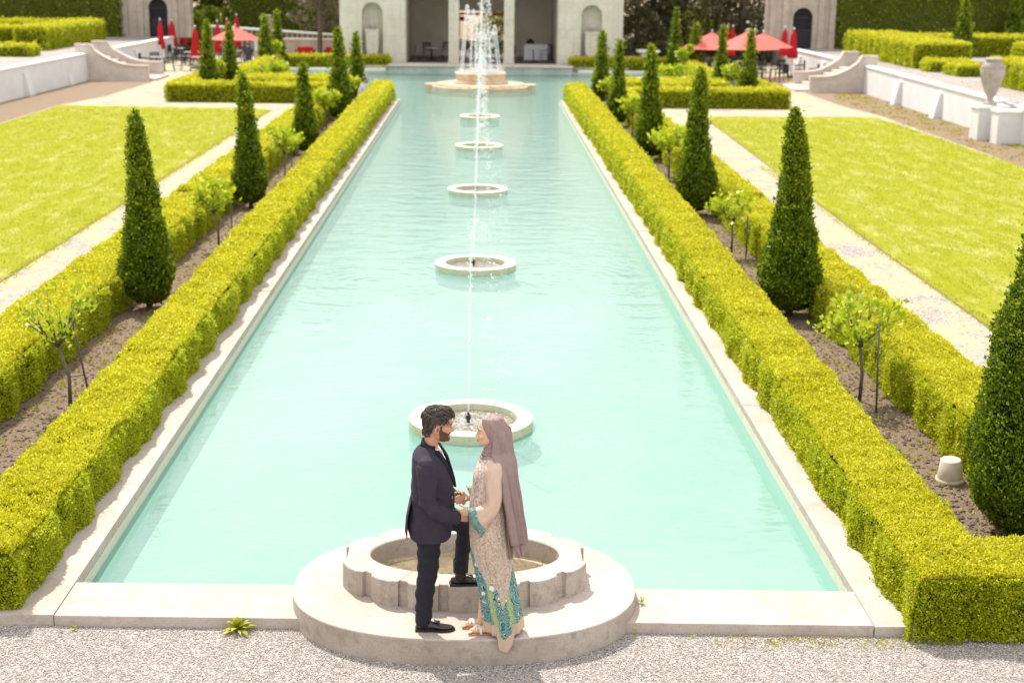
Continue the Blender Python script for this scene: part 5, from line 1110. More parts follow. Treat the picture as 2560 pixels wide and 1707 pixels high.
    m_ = MB(); m_.tube([l(-.238, hy-.022, 1.5855), l(-.229, hy, 1.5855), l(-.238, hy+.022, 1.5855)], [.0015, .003, .0015], 6); m_.build('teeth', 'white_shirt', e); m_ = MB(); m_.tube([l(-.240, hy-.02, 1.579), l(-.2285, hy, 1.579), l(-.240, hy+.02, 1.579)], [.002, .0042, .002], 6); m_.build('lips', 'lips', e)
    def isbeard(P, N):
        x, y, z = P[:, 0]+bx, np.abs(P[:, 1]+by-hy), P[:, 2]
        top = 1.600+np.clip((-.24-x)/.05, 0, 1)*.045; jaw = (z < top) & (z > 1.530) & (x > -.312) & (z > 1.545-(x+.31)*.25)
        stache = (x > -.245) & (z > 1.588) & (z < 1.606) & (y < .03); side = (x < -.288) & (x > -.306) & (z < 1.675) & (z > 1.55) & (y > .04); lip = (x > -.243) & (y < .022) & (z > 1.570) & (z < 1.592)
        return (jaw | stache | side) & ~lip
    patch(me, 'beard', isbeard, .0022, 'beard', e)
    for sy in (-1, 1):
        m_ = MB(); m_.ell(l(-.322, hy+sy*.0935, 1.648), (.0085, .003, .017), 12, 8, rot=Matrix.Rotation(.2, 3, 'Y')); m_.build('ear_shade_patch', 'ear_shade', e, True)  # dark ellipsoid set on the ear imitates the shade of its hollow
    # hair: a cap plus wavy locks
    def ishair(P, N):
        x, y, z = P[:, 0]+bx, np.abs(P[:, 1]+by-hy), P[:, 2]
        line = np.interp(x, [-.44, -.40, -.362, -.345, -.300, -.285, -.24, -.215], [1.585, 1.60, 1.612, 1.685, 1.680, 1.70, 1.716, 1.722]); return (z > line) & (np.abs(y) < .085)
    patch(me, 'hair', ishair, lambda Q: .006+.012*np.clip((Q[:, 2]-1.62)/.1, 0, 1), 'hair_dark', e)
    Pn, Nn = co(me), nrm(me); sel = np.where(ishair(Pn, Nn))[0]; r = np.random.default_rng(4); b = MB()
    for i in r.choice(sel, 620, replace=True):
        p = Vector(Pn[i]); nn = Vector(Nn[i]); x, z = p.x+bx, p.z
        top = max(0, min(1, (z-1.70)/.06)); flow = Vector((.75*top*(1 if x > -.34 else .1)-.55*(1-top), .25*r.normal(), -.75*(1-top)+.10*top)) if x > -.40 else Vector((-.15, .3*r.normal(), -1))
        flow = (flow-nn*flow.dot(nn)).normalized(); sw = flow.cross(nn); L = r.uniform(.03, .055)*(1+.25*top); ph = r.uniform(0, 6.28); pts = []
        lift = .010+.014*top
        for k in range(6):
            t = k/5; pts.append(p+flow*L*t+nn*(.004+lift*math.sin(math.pi*min(1, .25+t*.75))*1.0)+sw*.006*math.sin(ph+5.5*t)+Vector((0, 0, -.004*t)))
        if (abs(pts[-1].x+bx+.326) < .030 and pts[-1].z < 1.675) or (p.x+bx > -.345 and p.z < 1.69): continue
        if pts[-1].z < 1.57 or (x > -.27 and pts[-1].z < 1.70 and abs(p.y+by-hy) < .05): continue
        q = r.uniform(.0022, .0040); b.tube(pts, [q*.8, q, q*1.1, q, q*.7, q*.2], 5)
    b.build('hair_locks', 'hair_dark', e, True)
    # trousers
    b = MB(); torso(b, [(z, x0-bx, x1-bx, 0, hw) for z, x0, x1, hw in [(.80, -.485, -.285, .165), (.90, -.485, -.28, .165), (1.02, -.475, -.28, .155)]])
    limb(b, [l(-.385, 10.135, .86), l(-.390, 10.145, .70), l(-.400, 10.16, .50), l(-.425, 10.168, .29), l(-.4355, 10.17, .10)], [.098, .092, .080, .072, .066])
    limb(b, [l(-.385, 10.31, .90), l(-.25, 10.42, .84), l(-.115, 10.50, .755), l(-.130, 10.515, .62), l(-.14, 10.525, .47), l(-.150, 10.53, .375)], [.102, .098, .082, .062, .058, .054])
    me2 = fuse(b, .009, 3); Q = co(me2); N2 = nrm(me2); Q += N2*(snoise(Q*np.array([1, 1, 2.2]), 16, 3)*.006+.0035*np.sin(55*Q[:, 2]+30*Q[:, 0])*(Q[:, 2] < .75))[:, None]; setco(me2, Q); tr = finish('trousers', me2, 'trouser', e)
    b = MB()
    for (c, r1, z0, z1) in ((l(-.151, 10.53, 0), .060, .335, .445),):
        ring = lambda rr_, z: [(c[0]+rr_*math.cos(2*math.pi*k/20)+.0*z, c[1]+rr_*.95*math.sin(2*math.pi*k/20), z) for k in range(20)]
        b.loft([ring(r1, z0), ring(r1+.002, z1-.01), ring(r1-.004, z1), ring(r1-.008, z0+.01)], cap=False); 
    b.build('rolled_cuff', 'trouser', tr, True)
    # shirt
    b = MB(); torso(b, [(z, x0-bx, x1-bx, 0, hw) for z, x0, x1, hw in [(1.0, -.47, -.225, .11), (1.2, -.47, -.232, .12), (1.36, -.47, -.254, .115), (1.44, -.45, -.286, .085), (1.480, -.44, -.306, .062)]]); me3 = fuse(b, .008, 2); Q = co(me3); Q[:, 0] = Q[:, 0]; setco(me3, Q); finish('shirt', me3, 'white_shirt', e)
    m_ = MB(); m_.tube([l(-.300, hy-.052, 1.475), l(-.276, hy-.030, 1.41), l(-.250, hy-.012, 1.34)], .0022, 5); m_.build('necklace', 'iron', e)
    # jacket: body with an open front, sleeves
    b = MB(); S = [(.775, -.535, -.225, .205), (.83, -.548, -.212, .212), (.90, -.556, -.203, .212), (1.0, -.543, -.198, .200), (1.12, -.526, -.196, .190), (1.2, -.522, -.206, .196), (1.3, -.524, -.235, .212), (1.38, -.522, -.262, .222), (1.43, -.512, -.290, .205), (1.465, -.490, -.312, .150), (1.50, -.452, -.335, .085)]
    torso(b, [(z, x0-bx, x1-bx, 0, hw) for z, x0, x1, hw in S], p=2.5)
    limb(b, [l(-.400, 10.045, 1.385), l(-.395, 10.005, 1.26), l(-.393, 9.985, 1.13), l(-.345, 9.985, 1.07), l(-.262, 10.01, 1.02), l(-.192, 10.035, .990)], [.082, .075, .066, .064, .060, .058])
    limb(b, [l(-.390, 10.395, 1.385), l(-.375, 10.44, 1.24), l(-.355, 10.46, 1.11), l(-.30, 10.42, 1.075), l(-.222, 10.36, 1.058)], [.080, .072, .064, .060, .052])
    me4 = fuse(b, .0075, 3); Q = co(me4); N4 = nrm(me4)
    Q += N4*((snoise(Q*np.array([1, 1, 1.6]), 12, 5)*.006+snoise(Q*np.array([1.4, 1, .7]), 26, 8)*.0045+.004*np.sin(70*Q[:, 2]+25*Q[:, 0])*np.exp(-((Q[:, 2]-1.10)/.09)**2)*(np.abs(Q[:, 1]) > .17))*(Q[:, 2] < 1.42))[:, None]
    # V opening: push the front of the chest back behind the shirt
    x, y, z = Q[:, 0]+bx, np.abs(Q[:, 1]), Q[:, 2]; vw = np.interp(z, [1.15, 1.18, 1.45, 1.5], [0, .004, .068, .085]); infront = (x > -.36) & (y < vw); Q[infront, 0] -= .055
    # the hem falls lower at the back, cutaway in front
    setco(me4, Q); jk = finish('jacket', me4, 'navy', e)
    # lapels and collar
    for sy in (-1, 1):
        rows = []
        for z, xo in ((1.165, -.196), (1.22, -.205), (1.28, -.224), (1.34, -.244), (1.39, -.262), (1.44, -.292), (1.485, -.322)):
            v = float(np.interp(z, [1.15, 1.45, 1.5], [.002, .064, .078])); w_ = float(np.interp(z, [1.16, 1.3, 1.40, 1.46, 1.5], [.006, .050, .074, .05, .03]))
            rows.append([l(xo+.006, hy+sy*v, z), l(xo+.012-.01*abs(v), hy+sy*(v+w_*.5), z+.004), l(xo-.004-.55*w_*.5, hy+sy*(v+w_), z+.010)])
        b = MB(); b.loft(rows, cap=False, closed=False); o_ = b.build('lapel', 'navy_dark', jk, True); sm = o_.modifiers.new('t', 'SOLIDIFY'); sm.thickness = .005; sm.offset = 0
    b = MB(); rings = []
    for k in range(13):
        a = R(-118+236*k/12)+math.pi; cx, cyy = -.375+.080*math.cos(a), .077*math.sin(a); ft = max(0, math.cos(a-math.pi)); z0 = 1.462+.03*ft; h = .052+.014*ft
        rings.append([(cx*1-bx+.004*0, cyy, z0), (cx-bx+.006*math.cos(a), cyy+.006*math.sin(a), z0-.01), (cx-bx-.012*math.cos(a), cyy-.012*math.sin(a), z0+h), (cx-bx-.018*math.cos(a), cyy-.018*math.sin(a), z0+h-.004)])
    b.loft(rings); b.build('collar', 'navy_dark', jk, True)
    # vent flap at the back and front skirt
    b = MB(); b.loft([[l(-.52, hy-.16, 1.10), l(-.535, hy-.02, 1.10), l(-.53, hy-.02, 1.09)], [l(-.548, hy-.17, .95), l(-.565, hy-.03, .95), l(-.55, hy-.03, .94)], [l(-.548, hy-.18, .80), l(-.575, hy-.05, .83), l(-.56, hy-.05, .82)]]); b.build('vent_flap', 'navy', jk, True)
    m_ = MB(); m_.lathe([(0, .004), (.009, .004), (.011, .002), (.011, 0), (0, 0)], n=14); o_ = m_.build('button', 'grey_metal', jk); o_.location = l(-.212, 10.045+.06, 1.125); o_.rotation_euler = (R(90), 0, R(62))
    for k in range(4):
        m_ = MB(); m_.ell(l(-.262+.013*k, 9.968+.006*k, .962-.004*k), (.0045, .003, .0045), 8, 6); m_.build('cuff_button', 'iron', jk, True)
    for p, q in ((l(-.4355, 10.17, .045), l(-.433, 10.17, .14)), (l(-.152, 10.53, .265), l(-.151, 10.53, .37))): m_ = MB(); m_.tube([p, q], [.046, .044], 16); m_.build('sock', 'sole', e, True)
    shoe(e, l(-.495, 10.172, 0.0), R(2), .305); shoe(e, l(-.236, 10.525, .222), R(8), .30)
    return e
man()

# ------------------------------------------------------------------ the woman
def mat_dress():
    b = NB('patterned_dress'); at = b.n('Attribute'); at.attribute_name = 'zone'; zone = at.outputs['Fac']; v = b.coord()
    wob = b.noise(v, 18, 3)
    # upper cloth: snakeskin-like brown mottling on pale taupe
    sc_ = b.n('Mapping'); sc_.inputs['Scale'].default_value = (1, 1, .55); b.l(v, sc_.inputs[0])
    d1 = b.vor(sc_.outputs[0], 150); n1 = b.noise(v, 60, 5, .8); up = b.mix(b.ramp(d1, (.15, 0.), (.6, 1.)), (.50, .385, .29), (.29, .195, .13)); up = b.mix(b.ramp(n1, (.40, 0.), (.62, 1.)), up, (.60, .51, .43))
    # lower border: teal, navy, yellow and cream swirls
    dv = b.n('MixRGB'); dv.inputs[0].default_value = .045; nc = b.n('TexNoise'); b.l(v, nc.inputs['Vector']); nc.inputs['Scale'].default_value = 14; b.l(v, dv.inputs[1]); b.l(nc.outputs['Color'], dv.inputs[2])
    w1 = b.n('TexWave', wave_type='RINGS', rings_direction='SPHERICAL'); cell = b.n('TexVoronoi'); b.l(dv.outputs[0], cell.inputs['Vector']); cell.inputs['Scale'].default_value = 16
    dd = b.math('MULTIPLY', cell.outputs['Distance'], 4.2); fr = b.math('FRACT', dd)
    lo = b.ramp(fr, (0, (.03, .20, .25)), (.28, (.015, .13, .18)), (.38, (.012, .02, .08)), (.54, (.55, .55, .44)), (.68, (.03, .22, .25)), (.86, (.30, .38, .10)), interp='CONSTANT')
    bw = b.n('RGBToBW'); b.l(cell.outputs['Color'], bw.inputs[0])
    sx = b.n('SeparateXYZ'); b.l(v, sx.inputs[0]); band = b.math('SINE', b.math('ADD', b.math('MULTIPLY', sx.outputs[0], 48), b.math('MULTIPLY', sx.outputs[2], 9.0)))
    yl = b.vor(v, 70); yc = b.mix(b.ramp(yl, (.3, 0.), (.45, 1.)), (.70, .42, .03), (.20, .38, .22)); lo = b.mix(b.ramp(b.math('ADD', band, b.math('MULTIPLY', b.math('SUBTRACT', wob, .5), 1.4)), (.55, 0.), (.7, 1.)), lo, yc)
    cr_ = b.math('MULTIPLY', b.ramp(bw.outputs[0], (.78, 0.), (.8, 1.)), b.ramp(cell.outputs['Distance'], (.30, 1.), (.34, 0.))); lo = b.mix(cr_, lo, (.78, .72, .62))
    m1 = b.ramp(b.math('ADD', zone, b.math('MULTIPLY', b.math('SUBTRACT', wob, .5), .25)), (.48, 0.), (.52, 1.)); c = b.mix(m1, up, lo)
    # chest panel
    n2 = b.noise(v, 60, 3, .7); chest = b.mix(b.ramp(n2, (.45, 0.), (.56, 1.)), (.66, .57, .50), (.40, .28, .25)); chest = b.mix(b.ramp(b.vor(v, 55), (.12, 1.), (.2, 0.)), chest, (.68, .42, .08))
    c = b.mix(b.ramp(zone, (.0, 1.), (.05, 0.)), c, chest)
    at2 = b.n('Attribute'); at2.attribute_name = 'hem'; c = b.mix(b.math('GREATER_THAN', at2.outputs['Fac'], .5), c, (.52, .37, .28))
    return b.done(b.pbr(c, .6, .25, nrm=b.bump(b.noise(v, 9, 3), .4, .012)))
MT['dress'] = mat_dress()
def mat_cuffp():
    b = NB('patterned_cuff'); v = b.coord(); cell = b.n('TexVoronoi'); b.l(v, cell.inputs['Vector']); cell.inputs['Scale'].default_value = 38; fr = b.math('FRACT', b.math('MULTIPLY', cell.outputs['Distance'], 3.2))
    c = b.ramp(fr, (0, (.015, .17, .24)), (.35, (.01, .03, .12)), (.5, (.50, .56, .47)), (.62, (.03, .24, .26)), (.85, (.46, .42, .05)), interp='CONSTANT'); return b.done(b.pbr(c, .6, .25))
MT['cuff'] = mat_cuffp()
def mat_yellowcuff():
    b = NB('yellow_patterned_cuff'); v = b.coord(); c = b.ramp(b.vor(v, 80), (.2, (.62, .42, .04)), (.5, (.62, .56, .46)), (.7, (.2, .36, .34))); return b.done(b.pbr(c, .6, .25))
MT['yellow_cuff'] = mat_yellowcuff()
def woman():
    bx, by, bz = .12, 10.17, .22; hy = 10.17
    e = empty('person', (bx, by, bz), label='woman in a mauve headscarf and long patterned dress, hands held by the man', cat='person')
    l = lambda x, y, z: (x-bx, y-by, z)
    b = MB()
    sec = [(1.735, .06, .13, .03), (1.722, .19, .012, .058), (1.70, .20, -.008, .068), (1.67, .205, -.020, .073), (1.648, .205, -.0235, .074), (1.632, .20, -.0215, .073), (1.61, .19, -.019, .070), (1.59, .175, -.0175, .066), (1.57, .15, -.016, .060), (1.55, .12, -.0135, .052), (1.532, .09, -.0125, .040), (1.520, .06, .004, .022)]
    b.loft([[l(*p) for p in r_] for r_ in head_rings(sec, cy=hy)])
    b.loft([[l(x, hy+y, z) for x, y, z in r_] for r_ in ([(-.016, -.006, 1.636), (-.016, .006, 1.636), (-.0255, .004, 1.632), (-.0255, -.004, 1.632)], [(-.014, -.010, 1.612), (-.014, .010, 1.612), (-.0365, .0045, 1.609), (-.0365, -.0045, 1.609)], [(-.012, -.014, 1.594), (-.012, .014, 1.594), (-.0475, .006, 1.594), (-.0475, -.006, 1.594)], [(-.012, -.010, 1.584), (-.012, .010, 1.584), (-.034, .005, 1.583), (-.034, -.005, 1.583)])])
    for sy in (-1, 1):
        b.tube([l(-.020, hy+sy*.010, 1.650), l(-.020, hy+sy*.028, 1.655), l(-.004, hy+sy*.050, 1.649)], [.005, .0055, .004], 8); b.ell(l(.004, hy+sy*.040, 1.598), (.019, .019, .019), 12, 8); b.ell(l(-.026, hy+sy*.010, 1.587), (.008, .007, .006), 8, 6)
    b.tube([l(-.009, hy-.020, 1.563), l(-.0215, hy, 1.565), l(-.009, hy+.020, 1.563)], [.004, .006, .004], 8); b.tube([l(-.008, hy-.017, 1.553), l(-.0190, hy, 1.552), l(-.008, hy+.017, 1.553)], [.004, .006, .004], 8); b.ell(l(.002, hy, 1.530), (.018, .022, .014), 12, 8)
    limb(b, [l(.095, hy, 1.60), l(.095, hy, 1.48), l(.11, hy, 1.40)], [.048, .046, .07])
    torso(b, [(z, x0-bx, x1-bx, 0, hw) for z, x0, x1, hw in [(.84, .0, .17, .13), (1.05, .0, .16, .10), (1.25, .0, .17, .13), (1.38, .03, .17, .13), (1.42, .06, .16, .09)]])
    for pts, rad in [([(.10, 10.03, 1.36), (.10, 9.99, 1.10), (-.07, 10.03, 1.035)], [.04, .034, .024]), ([(.10, 10.31, 1.36), (.06, 10.35, 1.14), (-.085, 10.28, 1.055)], [.04, .034, .024]), ([(.10, 10.11, .88), (.085, 10.11, .45), (.07, 10.115, .07)], [.08, .05, .034]), ([(.10, 10.22, .88), (.06, 10.22, .45), (.02, 10.225, .07)], [.08, .05, .034])]: limb(b, [l(*p) for p in pts], rad)
    for fx, fy in ((.045, 10.115), (-.005, 10.225)):
        limb(b, [l(fx+.03, fy, .045), l(fx-.05, fy, .035), l(fx-.10, fy, .028)], [.030, .028, .022])
        for k in range(5): limb(b, [l(fx-.105, fy+(k-2)*.014, .024), l(fx-.118-.012*(4-k)/4*(1 if fy < 10.2 else 1), fy+(k-2)*.015, .021)], [.008-.0006*k, .0075-.0006*k], 8)
    hand(b, l(-.07, 10.035, 1.035), (-.85, .2, -.22), (0, -.3, 1), (0, 1, -.4), .88, .55, 1); hand(b, l(-.085, 10.28, 1.060), (-.85, -.15, -.15), (0, .3, 1), (0, -1, -.4), .88, .5, 1)
    me = fuse(b, .0050, 2); finish('body', me, 'skin_f', e)
    for sy in (-1, 1):
        m_ = MB(); m_.ell(l(-.0100, hy+sy*.029, 1.632), (.0085, .011, .0055), 12, 8); ev = m_.build('eye', 'eye', e, True); m_ = MB(); m_.ell(l(-.0170, hy+sy*.030, 1.632), (.0035, .005, .0048), 10, 6); m_.build('iris', 'iris', ev, True)
        m_ = MB(); m_.tube([l(-.0245, hy+sy*.009, 1.653), l(-.0235, hy+sy*.027, 1.661), l(-.0045, hy+sy*.050, 1.655)], [.0018, .0028, .0012], 6); m_.tube([l(-.0185, hy+sy*.018, 1.636), l(-.0185, hy+sy*.030, 1.640), l(-.008, hy+sy*.043, 1.636)], [.0015, .0026, .0015], 5); m_.build('eyebrow', 'hair_dark', e)
    m_ = MB(); m_.tube([l(-.011, hy-.020, 1.5595), l(-.0245, hy, 1.561), l(-.011, hy+.020, 1.5595)], [.0015, .0040, .0015], 6); m_.tube([l(-.010, hy-.018, 1.554), l(-.0225, hy, 1.553), l(-.010, hy+.018, 1.554)], [.0015, .0042, .0015], 6); m_.build('lips', 'lips', e)
    # dress
    S = [(1.47, .035, .165, .085), (1.42, .005, .185, .150), (1.36, -.030, .20, .172), (1.29, -.056, .20, .168), (1.20, -.060, .192, .155), (1.09, -.078, .195, .148), (1.0, -.083, .207, .160), (.82, -.083, .215, .178), (.67, -.070, .228, .180), (.55, -.046, .25, .178), (.40, -.012, .278, .180), (.28, .008, .298, .186), (.185, .020, .313, .192), (.10, .030, .330, .198), (.035, .036, .338, .202)]
    n = 220; V = []; zone = []; hem = []; zz = np.concatenate([np.linspace(1.47, .035, 90)]); A = np.array(S)[::-1]
    def ring(z, drop=None):
        x0, x1, hw = (np.interp(z, A[:, 0], A[:, k]) for k in (1, 2, 3)); t = np.linspace(0, 2*np.pi, n, endpoint=False); c, a = (x0+x1)/2, (x1-x0)/2
        f = np.clip((1.0-z)/.9, 0, 1); w = 1+f*(.050*np.sin(9*t+1.3+.6*z)+.035*np.sin(17*t+.7-2*z)+.04*np.sin(5*t+2.5))+.010*np.sin(23*t+4*z)*np.clip((1.3-z)*3, 0, 1)
        pinch = 1-.0*f; x = c+a*np.cos(t)*w; y = hw*np.sin(t)*w*np.where(np.sin(t) < 0, .93, 1.0); return t, x, y
    for z in zz:
        t, x, y = ring(z); low = np.clip((.55-z)/.5, 0, 1)**1.5
        # the panel towards the camera falls lower, over the edge of the platform
        g = 1/(1+np.exp(-(x-.145)/.006))/(1+np.exp((x-.262)/.006))*(.88+.12*np.cos((x-.18)*40))*(y < -.05); zd = z-low*g*.115; y2 = y-low*g*.035
        V.append(np.stack([x-bx, y2, zd], -1))
        xb = x; zb = np.interp(xb, [-.09, -.04, .0, .05, .10, .14, .18, .22, .26, .34], [.80, .64, .54, .47, .46, .40, .30, .40, .60, .70])
        zo = np.where(z < 1.30, np.clip(.5+(zb-z)*6, .08, 1), .2); zo = np.where((z > 1.34) | ((z > 1.0) & (x < .035-.08*(1.35-z))), 0., zo); zone.append(zo); hem.append((z < .118).astype(float)*np.ones(n))
    V = np.concatenate(V); m = len(zz); idx = np.arange(m*n).reshape(m, n); F = np.stack([idx[:-1], idx[1:], np.roll(idx, -1, 1)[1:], np.roll(idx, -1, 1)[:-1]], -1).reshape(-1, 4)
    dr = npmesh('dress', V, F, ['dress'], e, smooth=True)
    for nm, arr in (('zone', zone), ('hem', hem)):
        a_ = dr.data.attributes.new(nm, 'FLOAT', 'POINT'); a_.data.foreach_set('value', np.concatenate(arr).astype(np.float32))
    so = dr.modifiers.new('t', 'SOLIDIFY'); so.thickness = .004; so.offset = -1
    # sleeves
    def sleeve(sy, sh, el, wr, cy0, hang, nm):
        b = MB(); rings = []; P0, P1, P2 = (Vector(l(*p)) for p in (sh, el, wr))
        path = [(0, .072, .070), (.25, .070, .070), (.5, .066, .066), (.66, .064, .068), (.8, .060, .075), (.88, .054, .090), (1.0, .044, .104)]
        for t, rx, rz in path:
            if t <= .55: q = t/.55; p = P0.lerp(P1, q)
            else: q = (t-.55)/.45; p = P1.lerp(P2, q)
            d0 = (P1-P0).normalized(); d1 = (P2-P1).normalized(); k = min(1, max(0, (t-.35)/.35)); d = d0.lerp(d1, k).normalized()
            side = Vector((0, 1, 0)); upv = side.cross(d).normalized(); 
            if upv.z < 0 and t > .5: upv = -upv
            if t <= .35: upv = -upv if upv.x > 0 else upv
            drop = hang*max(0, (t-.55)/.45); ring_ = []
            for i in range(36):
                a = 2*math.pi*i/36; w_ = 1+.07*math.sin(5*a+11*t)+.045*math.sin(9*a-7*t)+.03*math.sin(3*a+26*t); q = p+side*rx*math.cos(a)*w_+upv*rz*math.sin(a)*w_-Vector((0, 0, drop))
                q = q+d*(-drop*.5*0)+Vector((max(0, -math.sin(a))*.55*drop, 0, 0)); ring_.append(q)
            rings.append(ring_)
        top = [[Vector((P0.x, P0.y-.0*sy, P0.z))+(q-Vector((P0.x, P0.y, P0.z)))*k+Vector((0, -sy*h2, h))*1.0 for q in rings[0]] for k, h, h2 in ((.15, .052, .03), (.55, .044, .02), (.86, .022, .008))]
        b.loft(top+rings, cap=False); o_ = b.build(nm, 'beige_silk', dr, True); o_.modifiers.new('t', 'SOLIDIFY').thickness = .004; ss = o_.modifiers.new('ss', 'SUBSURF'); ss.levels = ss.render_levels = 1
        b = MB(); r0, r1 = rings[-2], rings[-1]; b.loft([[r0[i].lerp(r1[i], -.05)+(r0[i]-P2).normalized()*.002 for i in range(36)], [r1[i].lerp(r1[i]+(r1[i]-r0[i])*.15, 1)+(r1[i]-P2).normalized()*.002 for i in range(36)]], cap=False); c_ = b.build('cuff', 'cuff' if sy < 0 else 'yellow_cuff', o_, True); c_.modifiers.new('t', 'SOLIDIFY').thickness = .003
    sleeve(-1, (.095, 10.045, 1.385), (.108, 10.005, 1.085), (-.060, 10.02, 1.040), -1, .080, 'sleeve')
    sleeve(1, (.095, 10.29, 1.385), (.07, 10.34, 1.12), (-.055, 10.285, 1.060), 1, .004, 'sleeve')
    # headscarf: hood
    b = MB(); n = 44; rings = []
    hs = [(1.752, .060, .115, .030), (1.748, .032, .150, .055), (1.735, .010, .172, .074), (1.70, .000, .196, .088), (1.66, .004, .214, .094), (1.62, .018, .226, .096), (1.58, .034, .232, .094), (1.54, .040, .236, .086), (1.50, .032, .240, .080), (1.465, .055, .225, .068)]
    for z, x0, x1, hw in hs:
        c, a = (x0+x1)/2, (x1-x0)/2; ring_ = []
        for k in range(n):
            t = 2*math.pi*k/n; w_ = 1+.02*math.sin(7*t+z*30)*(z < 1.72); xx = c+a*math.cos(t)*w_; yy = hw*math.sin(t)*w_; ring_.append(l(xx, hy+yy, z-.12*max(0, -math.cos(t))*0))
        rings.append(ring_)
    b.loft(rings); me2 = fuse(b, .006, 3); Q = co(me2); N2 = nrm(me2)
    # face opening: keep the cloth behind the line from the forehead to the jaw
    x, z = Q[:, 0]+bx, Q[:, 2]; line = np.interp(z, [1.50, 1.519, 1.539, 1.576, 1.621, 1.66, 1.70, 1.722], [.0, .030, .066, .062, .043, .021, .006, -.02]); inface = (x < line) & (z > 1.512) & (z < 1.722)
    Q[inface, 0] = line[inface]-bx+.004; 
    ang = np.arctan2(Q[:, 1], Q[:, 0]-(.10-bx)); Q += N2*((.0035*np.sin(9*ang+14*z)+.003*np.sin(17*ang-22*z))*np.clip((x-.03)/.05, 0, 1))[:, None]
    rad = np.where(inface)[0]; setco(me2, Q)
    bm = bmesh.new(); bm.from_mesh(me2); dead = [f for f in bm.faces if all(inface[v.index] for v in f.verts)]; bmesh.ops.delete(bm, geom=dead, context='FACES'); bm.to_mesh(me2); bm.free()
    hood = finish('headscarf', me2, 'mauve', e)
    # wrapped folds at the throat
    b = MB()
    for k in range(5):
        z = 1.508-.020*k; q = .058+.008*k; pts = []
        for j in range(15):
            a = R(60+240*j/14); pts.append(l(.092+q*1.05*math.cos(a), hy+q*1.2*math.sin(a), z-.022*math.sin(R(180*j/14))*(k*.3+.3)+.012*math.cos(a+k)))
        b.tube(pts, .012, 8)
    b.build('throat_fold', 'mauve', hood, True)
    # long drape down the back and over the near shoulder
    def drape(rows, nm, fold=7, amp=.010, ph=0.0, thick=.003):
        m_, k_ = 60, 46; Z = np.array([r_[0] for r_ in rows]); V = []
        for z in np.linspace(Z.max(), Z.min(), m_):
            f = lambda i: np.interp(z, Z[::-1], np.array([r_[i] for r_ in rows])[::-1]); s = np.linspace(0, 1, k_)
            # from near edge (x1,y1) round the back (x2,y2 bulge) to far edge (x3,y3)
            x1, y1, x2, y2, x3, y3 = (f(i) for i in range(1, 7)); X = (1-s)**2*x1+2*s*(1-s)*x2+s*s*x3; Y = (1-s)**2*y1+2*s*(1-s)*y2+s*s*y3
            g = amp*np.clip((1.6-z)*2.2, .15, 1)*(np.sin(fold*6.28*s+ph+2.2*z)+.5*np.sin(fold*2.3*6.28*s+3*z)); dx, dy = np.gradient(X), np.gradient(Y); L = np.hypot(dx, dy)+1e-9
            V.append(np.stack([X-dy/L*g-bx, Y+dx/L*g-by, np.full(k_, z)], -1))
        V = np.concatenate(V); idx = np.arange(m_*k_).reshape(m_, k_); F = np.stack([idx[:-1, :-1], idx[1:, :-1], idx[1:, 1:], idx[:-1, 1:]], -1).reshape(-1, 4)
        o_ = npmesh(nm, V, F, ['mauve'], hood, smooth=True); o_.modifiers.new('t', 'SOLIDIFY').thickness = thick; return o_
    # rows: z, near edge x,y, back control x,y, far edge x,y
    drape([(1.66, .10, 10.075, .36, 10.17, .10, 10.265), (1.56, .090, 10.068, .385, 10.17, .10, 10.275), (1.47, .080, 10.06, .41, 10.17, .11, 10.29), (1.40, .120, 10.015, .41, 10.17, .13, 10.33), (1.27, .165, 9.995, .385, 10.15, .16, 10.30), (1.15, .172, 9.99, .41, 10.14, .18, 10.28), (1.0, .205, 10.0, .42, 10.13, .20, 10.26), (.86, .225, 10.01, .455, 10.12, .22, 10.25), (.76, .245, 10.02, .46, 10.11, .24, 10.22)], 'drape', 5, .017)
    drape([(1.02, .20, 10.02, .34, 10.08, .27, 10.20), (.85, .235, 10.03, .36, 10.08, .28, 10.18), (.72, .262, 10.05, .37, 10.08, .30, 10.16), (.66, .30, 10.06, .345, 10.08, .325, 10.12)], 'drape_tail', 3, .008, 1.0)
    drape([(1.0, .19, 10.10, .26, 10.12, .24, 10.22), (.80, .205, 10.10, .27, 10.12, .25, 10.20), (.62, .225, 10.11, .26, 10.12, .245, 10.17)], 'drape_tail', 2, .006, 2.0)
    m_ = MB(); m_.tube([l(.045, hy-.05, 1.455), l(-.005, hy-.045, 1.36), l(-.035, hy-.03, 1.29)], .0022, 5); m_.build('necklace', 'iron', e)
    # sandals
    for fx, fy in ((.045, 10.115), (-.005, 10.225)):
        b = MB(); out = [(.075, .018), (.05, .030), (.0, .030), (-.05, .036), (-.09, .042), (-.12, .036), (-.132, .016)]; poly = [l(fx+x, fy+y, 0)[:2] for x, y in out]+[l(fx+x, fy-y, 0)[:2] for x, y in reversed(out)]; b.prism(poly, 0, .014); sd = b.build('sandal', 'tan_leather', e, bevel=.003)
        b = MB()
        for k in range(6):
            a = k*math.pi/3; c_ = Vector(l(fx-.055, fy-.004, .060)); d = Vector((math.cos(a)*.8, math.sin(a), 0)); b.loft([[c_+d*.004+Vector((0, 0, 0)), c_+d*.020+Vector((-d.y, d.x, 0))*.014+Vector((0, 0, .006)), c_+d*.040+Vector((0, 0, -.010-.012*abs(d.y))), c_+d*.020-Vector((-d.y, d.x, 0))*.014+Vector((0, 0, .006))], [c_+d*.004+Vector((0, 0, .004)), c_+d*.020+Vector((-d.y, d.x, 0))*.012+Vector((0, 0, .011)), c_+d*.040+Vector((0, 0, -.006-.012*abs(d.y))), c_+d*.020-Vector((-d.y, d.x, 0))*.012+Vector((0, 0, .011))]])
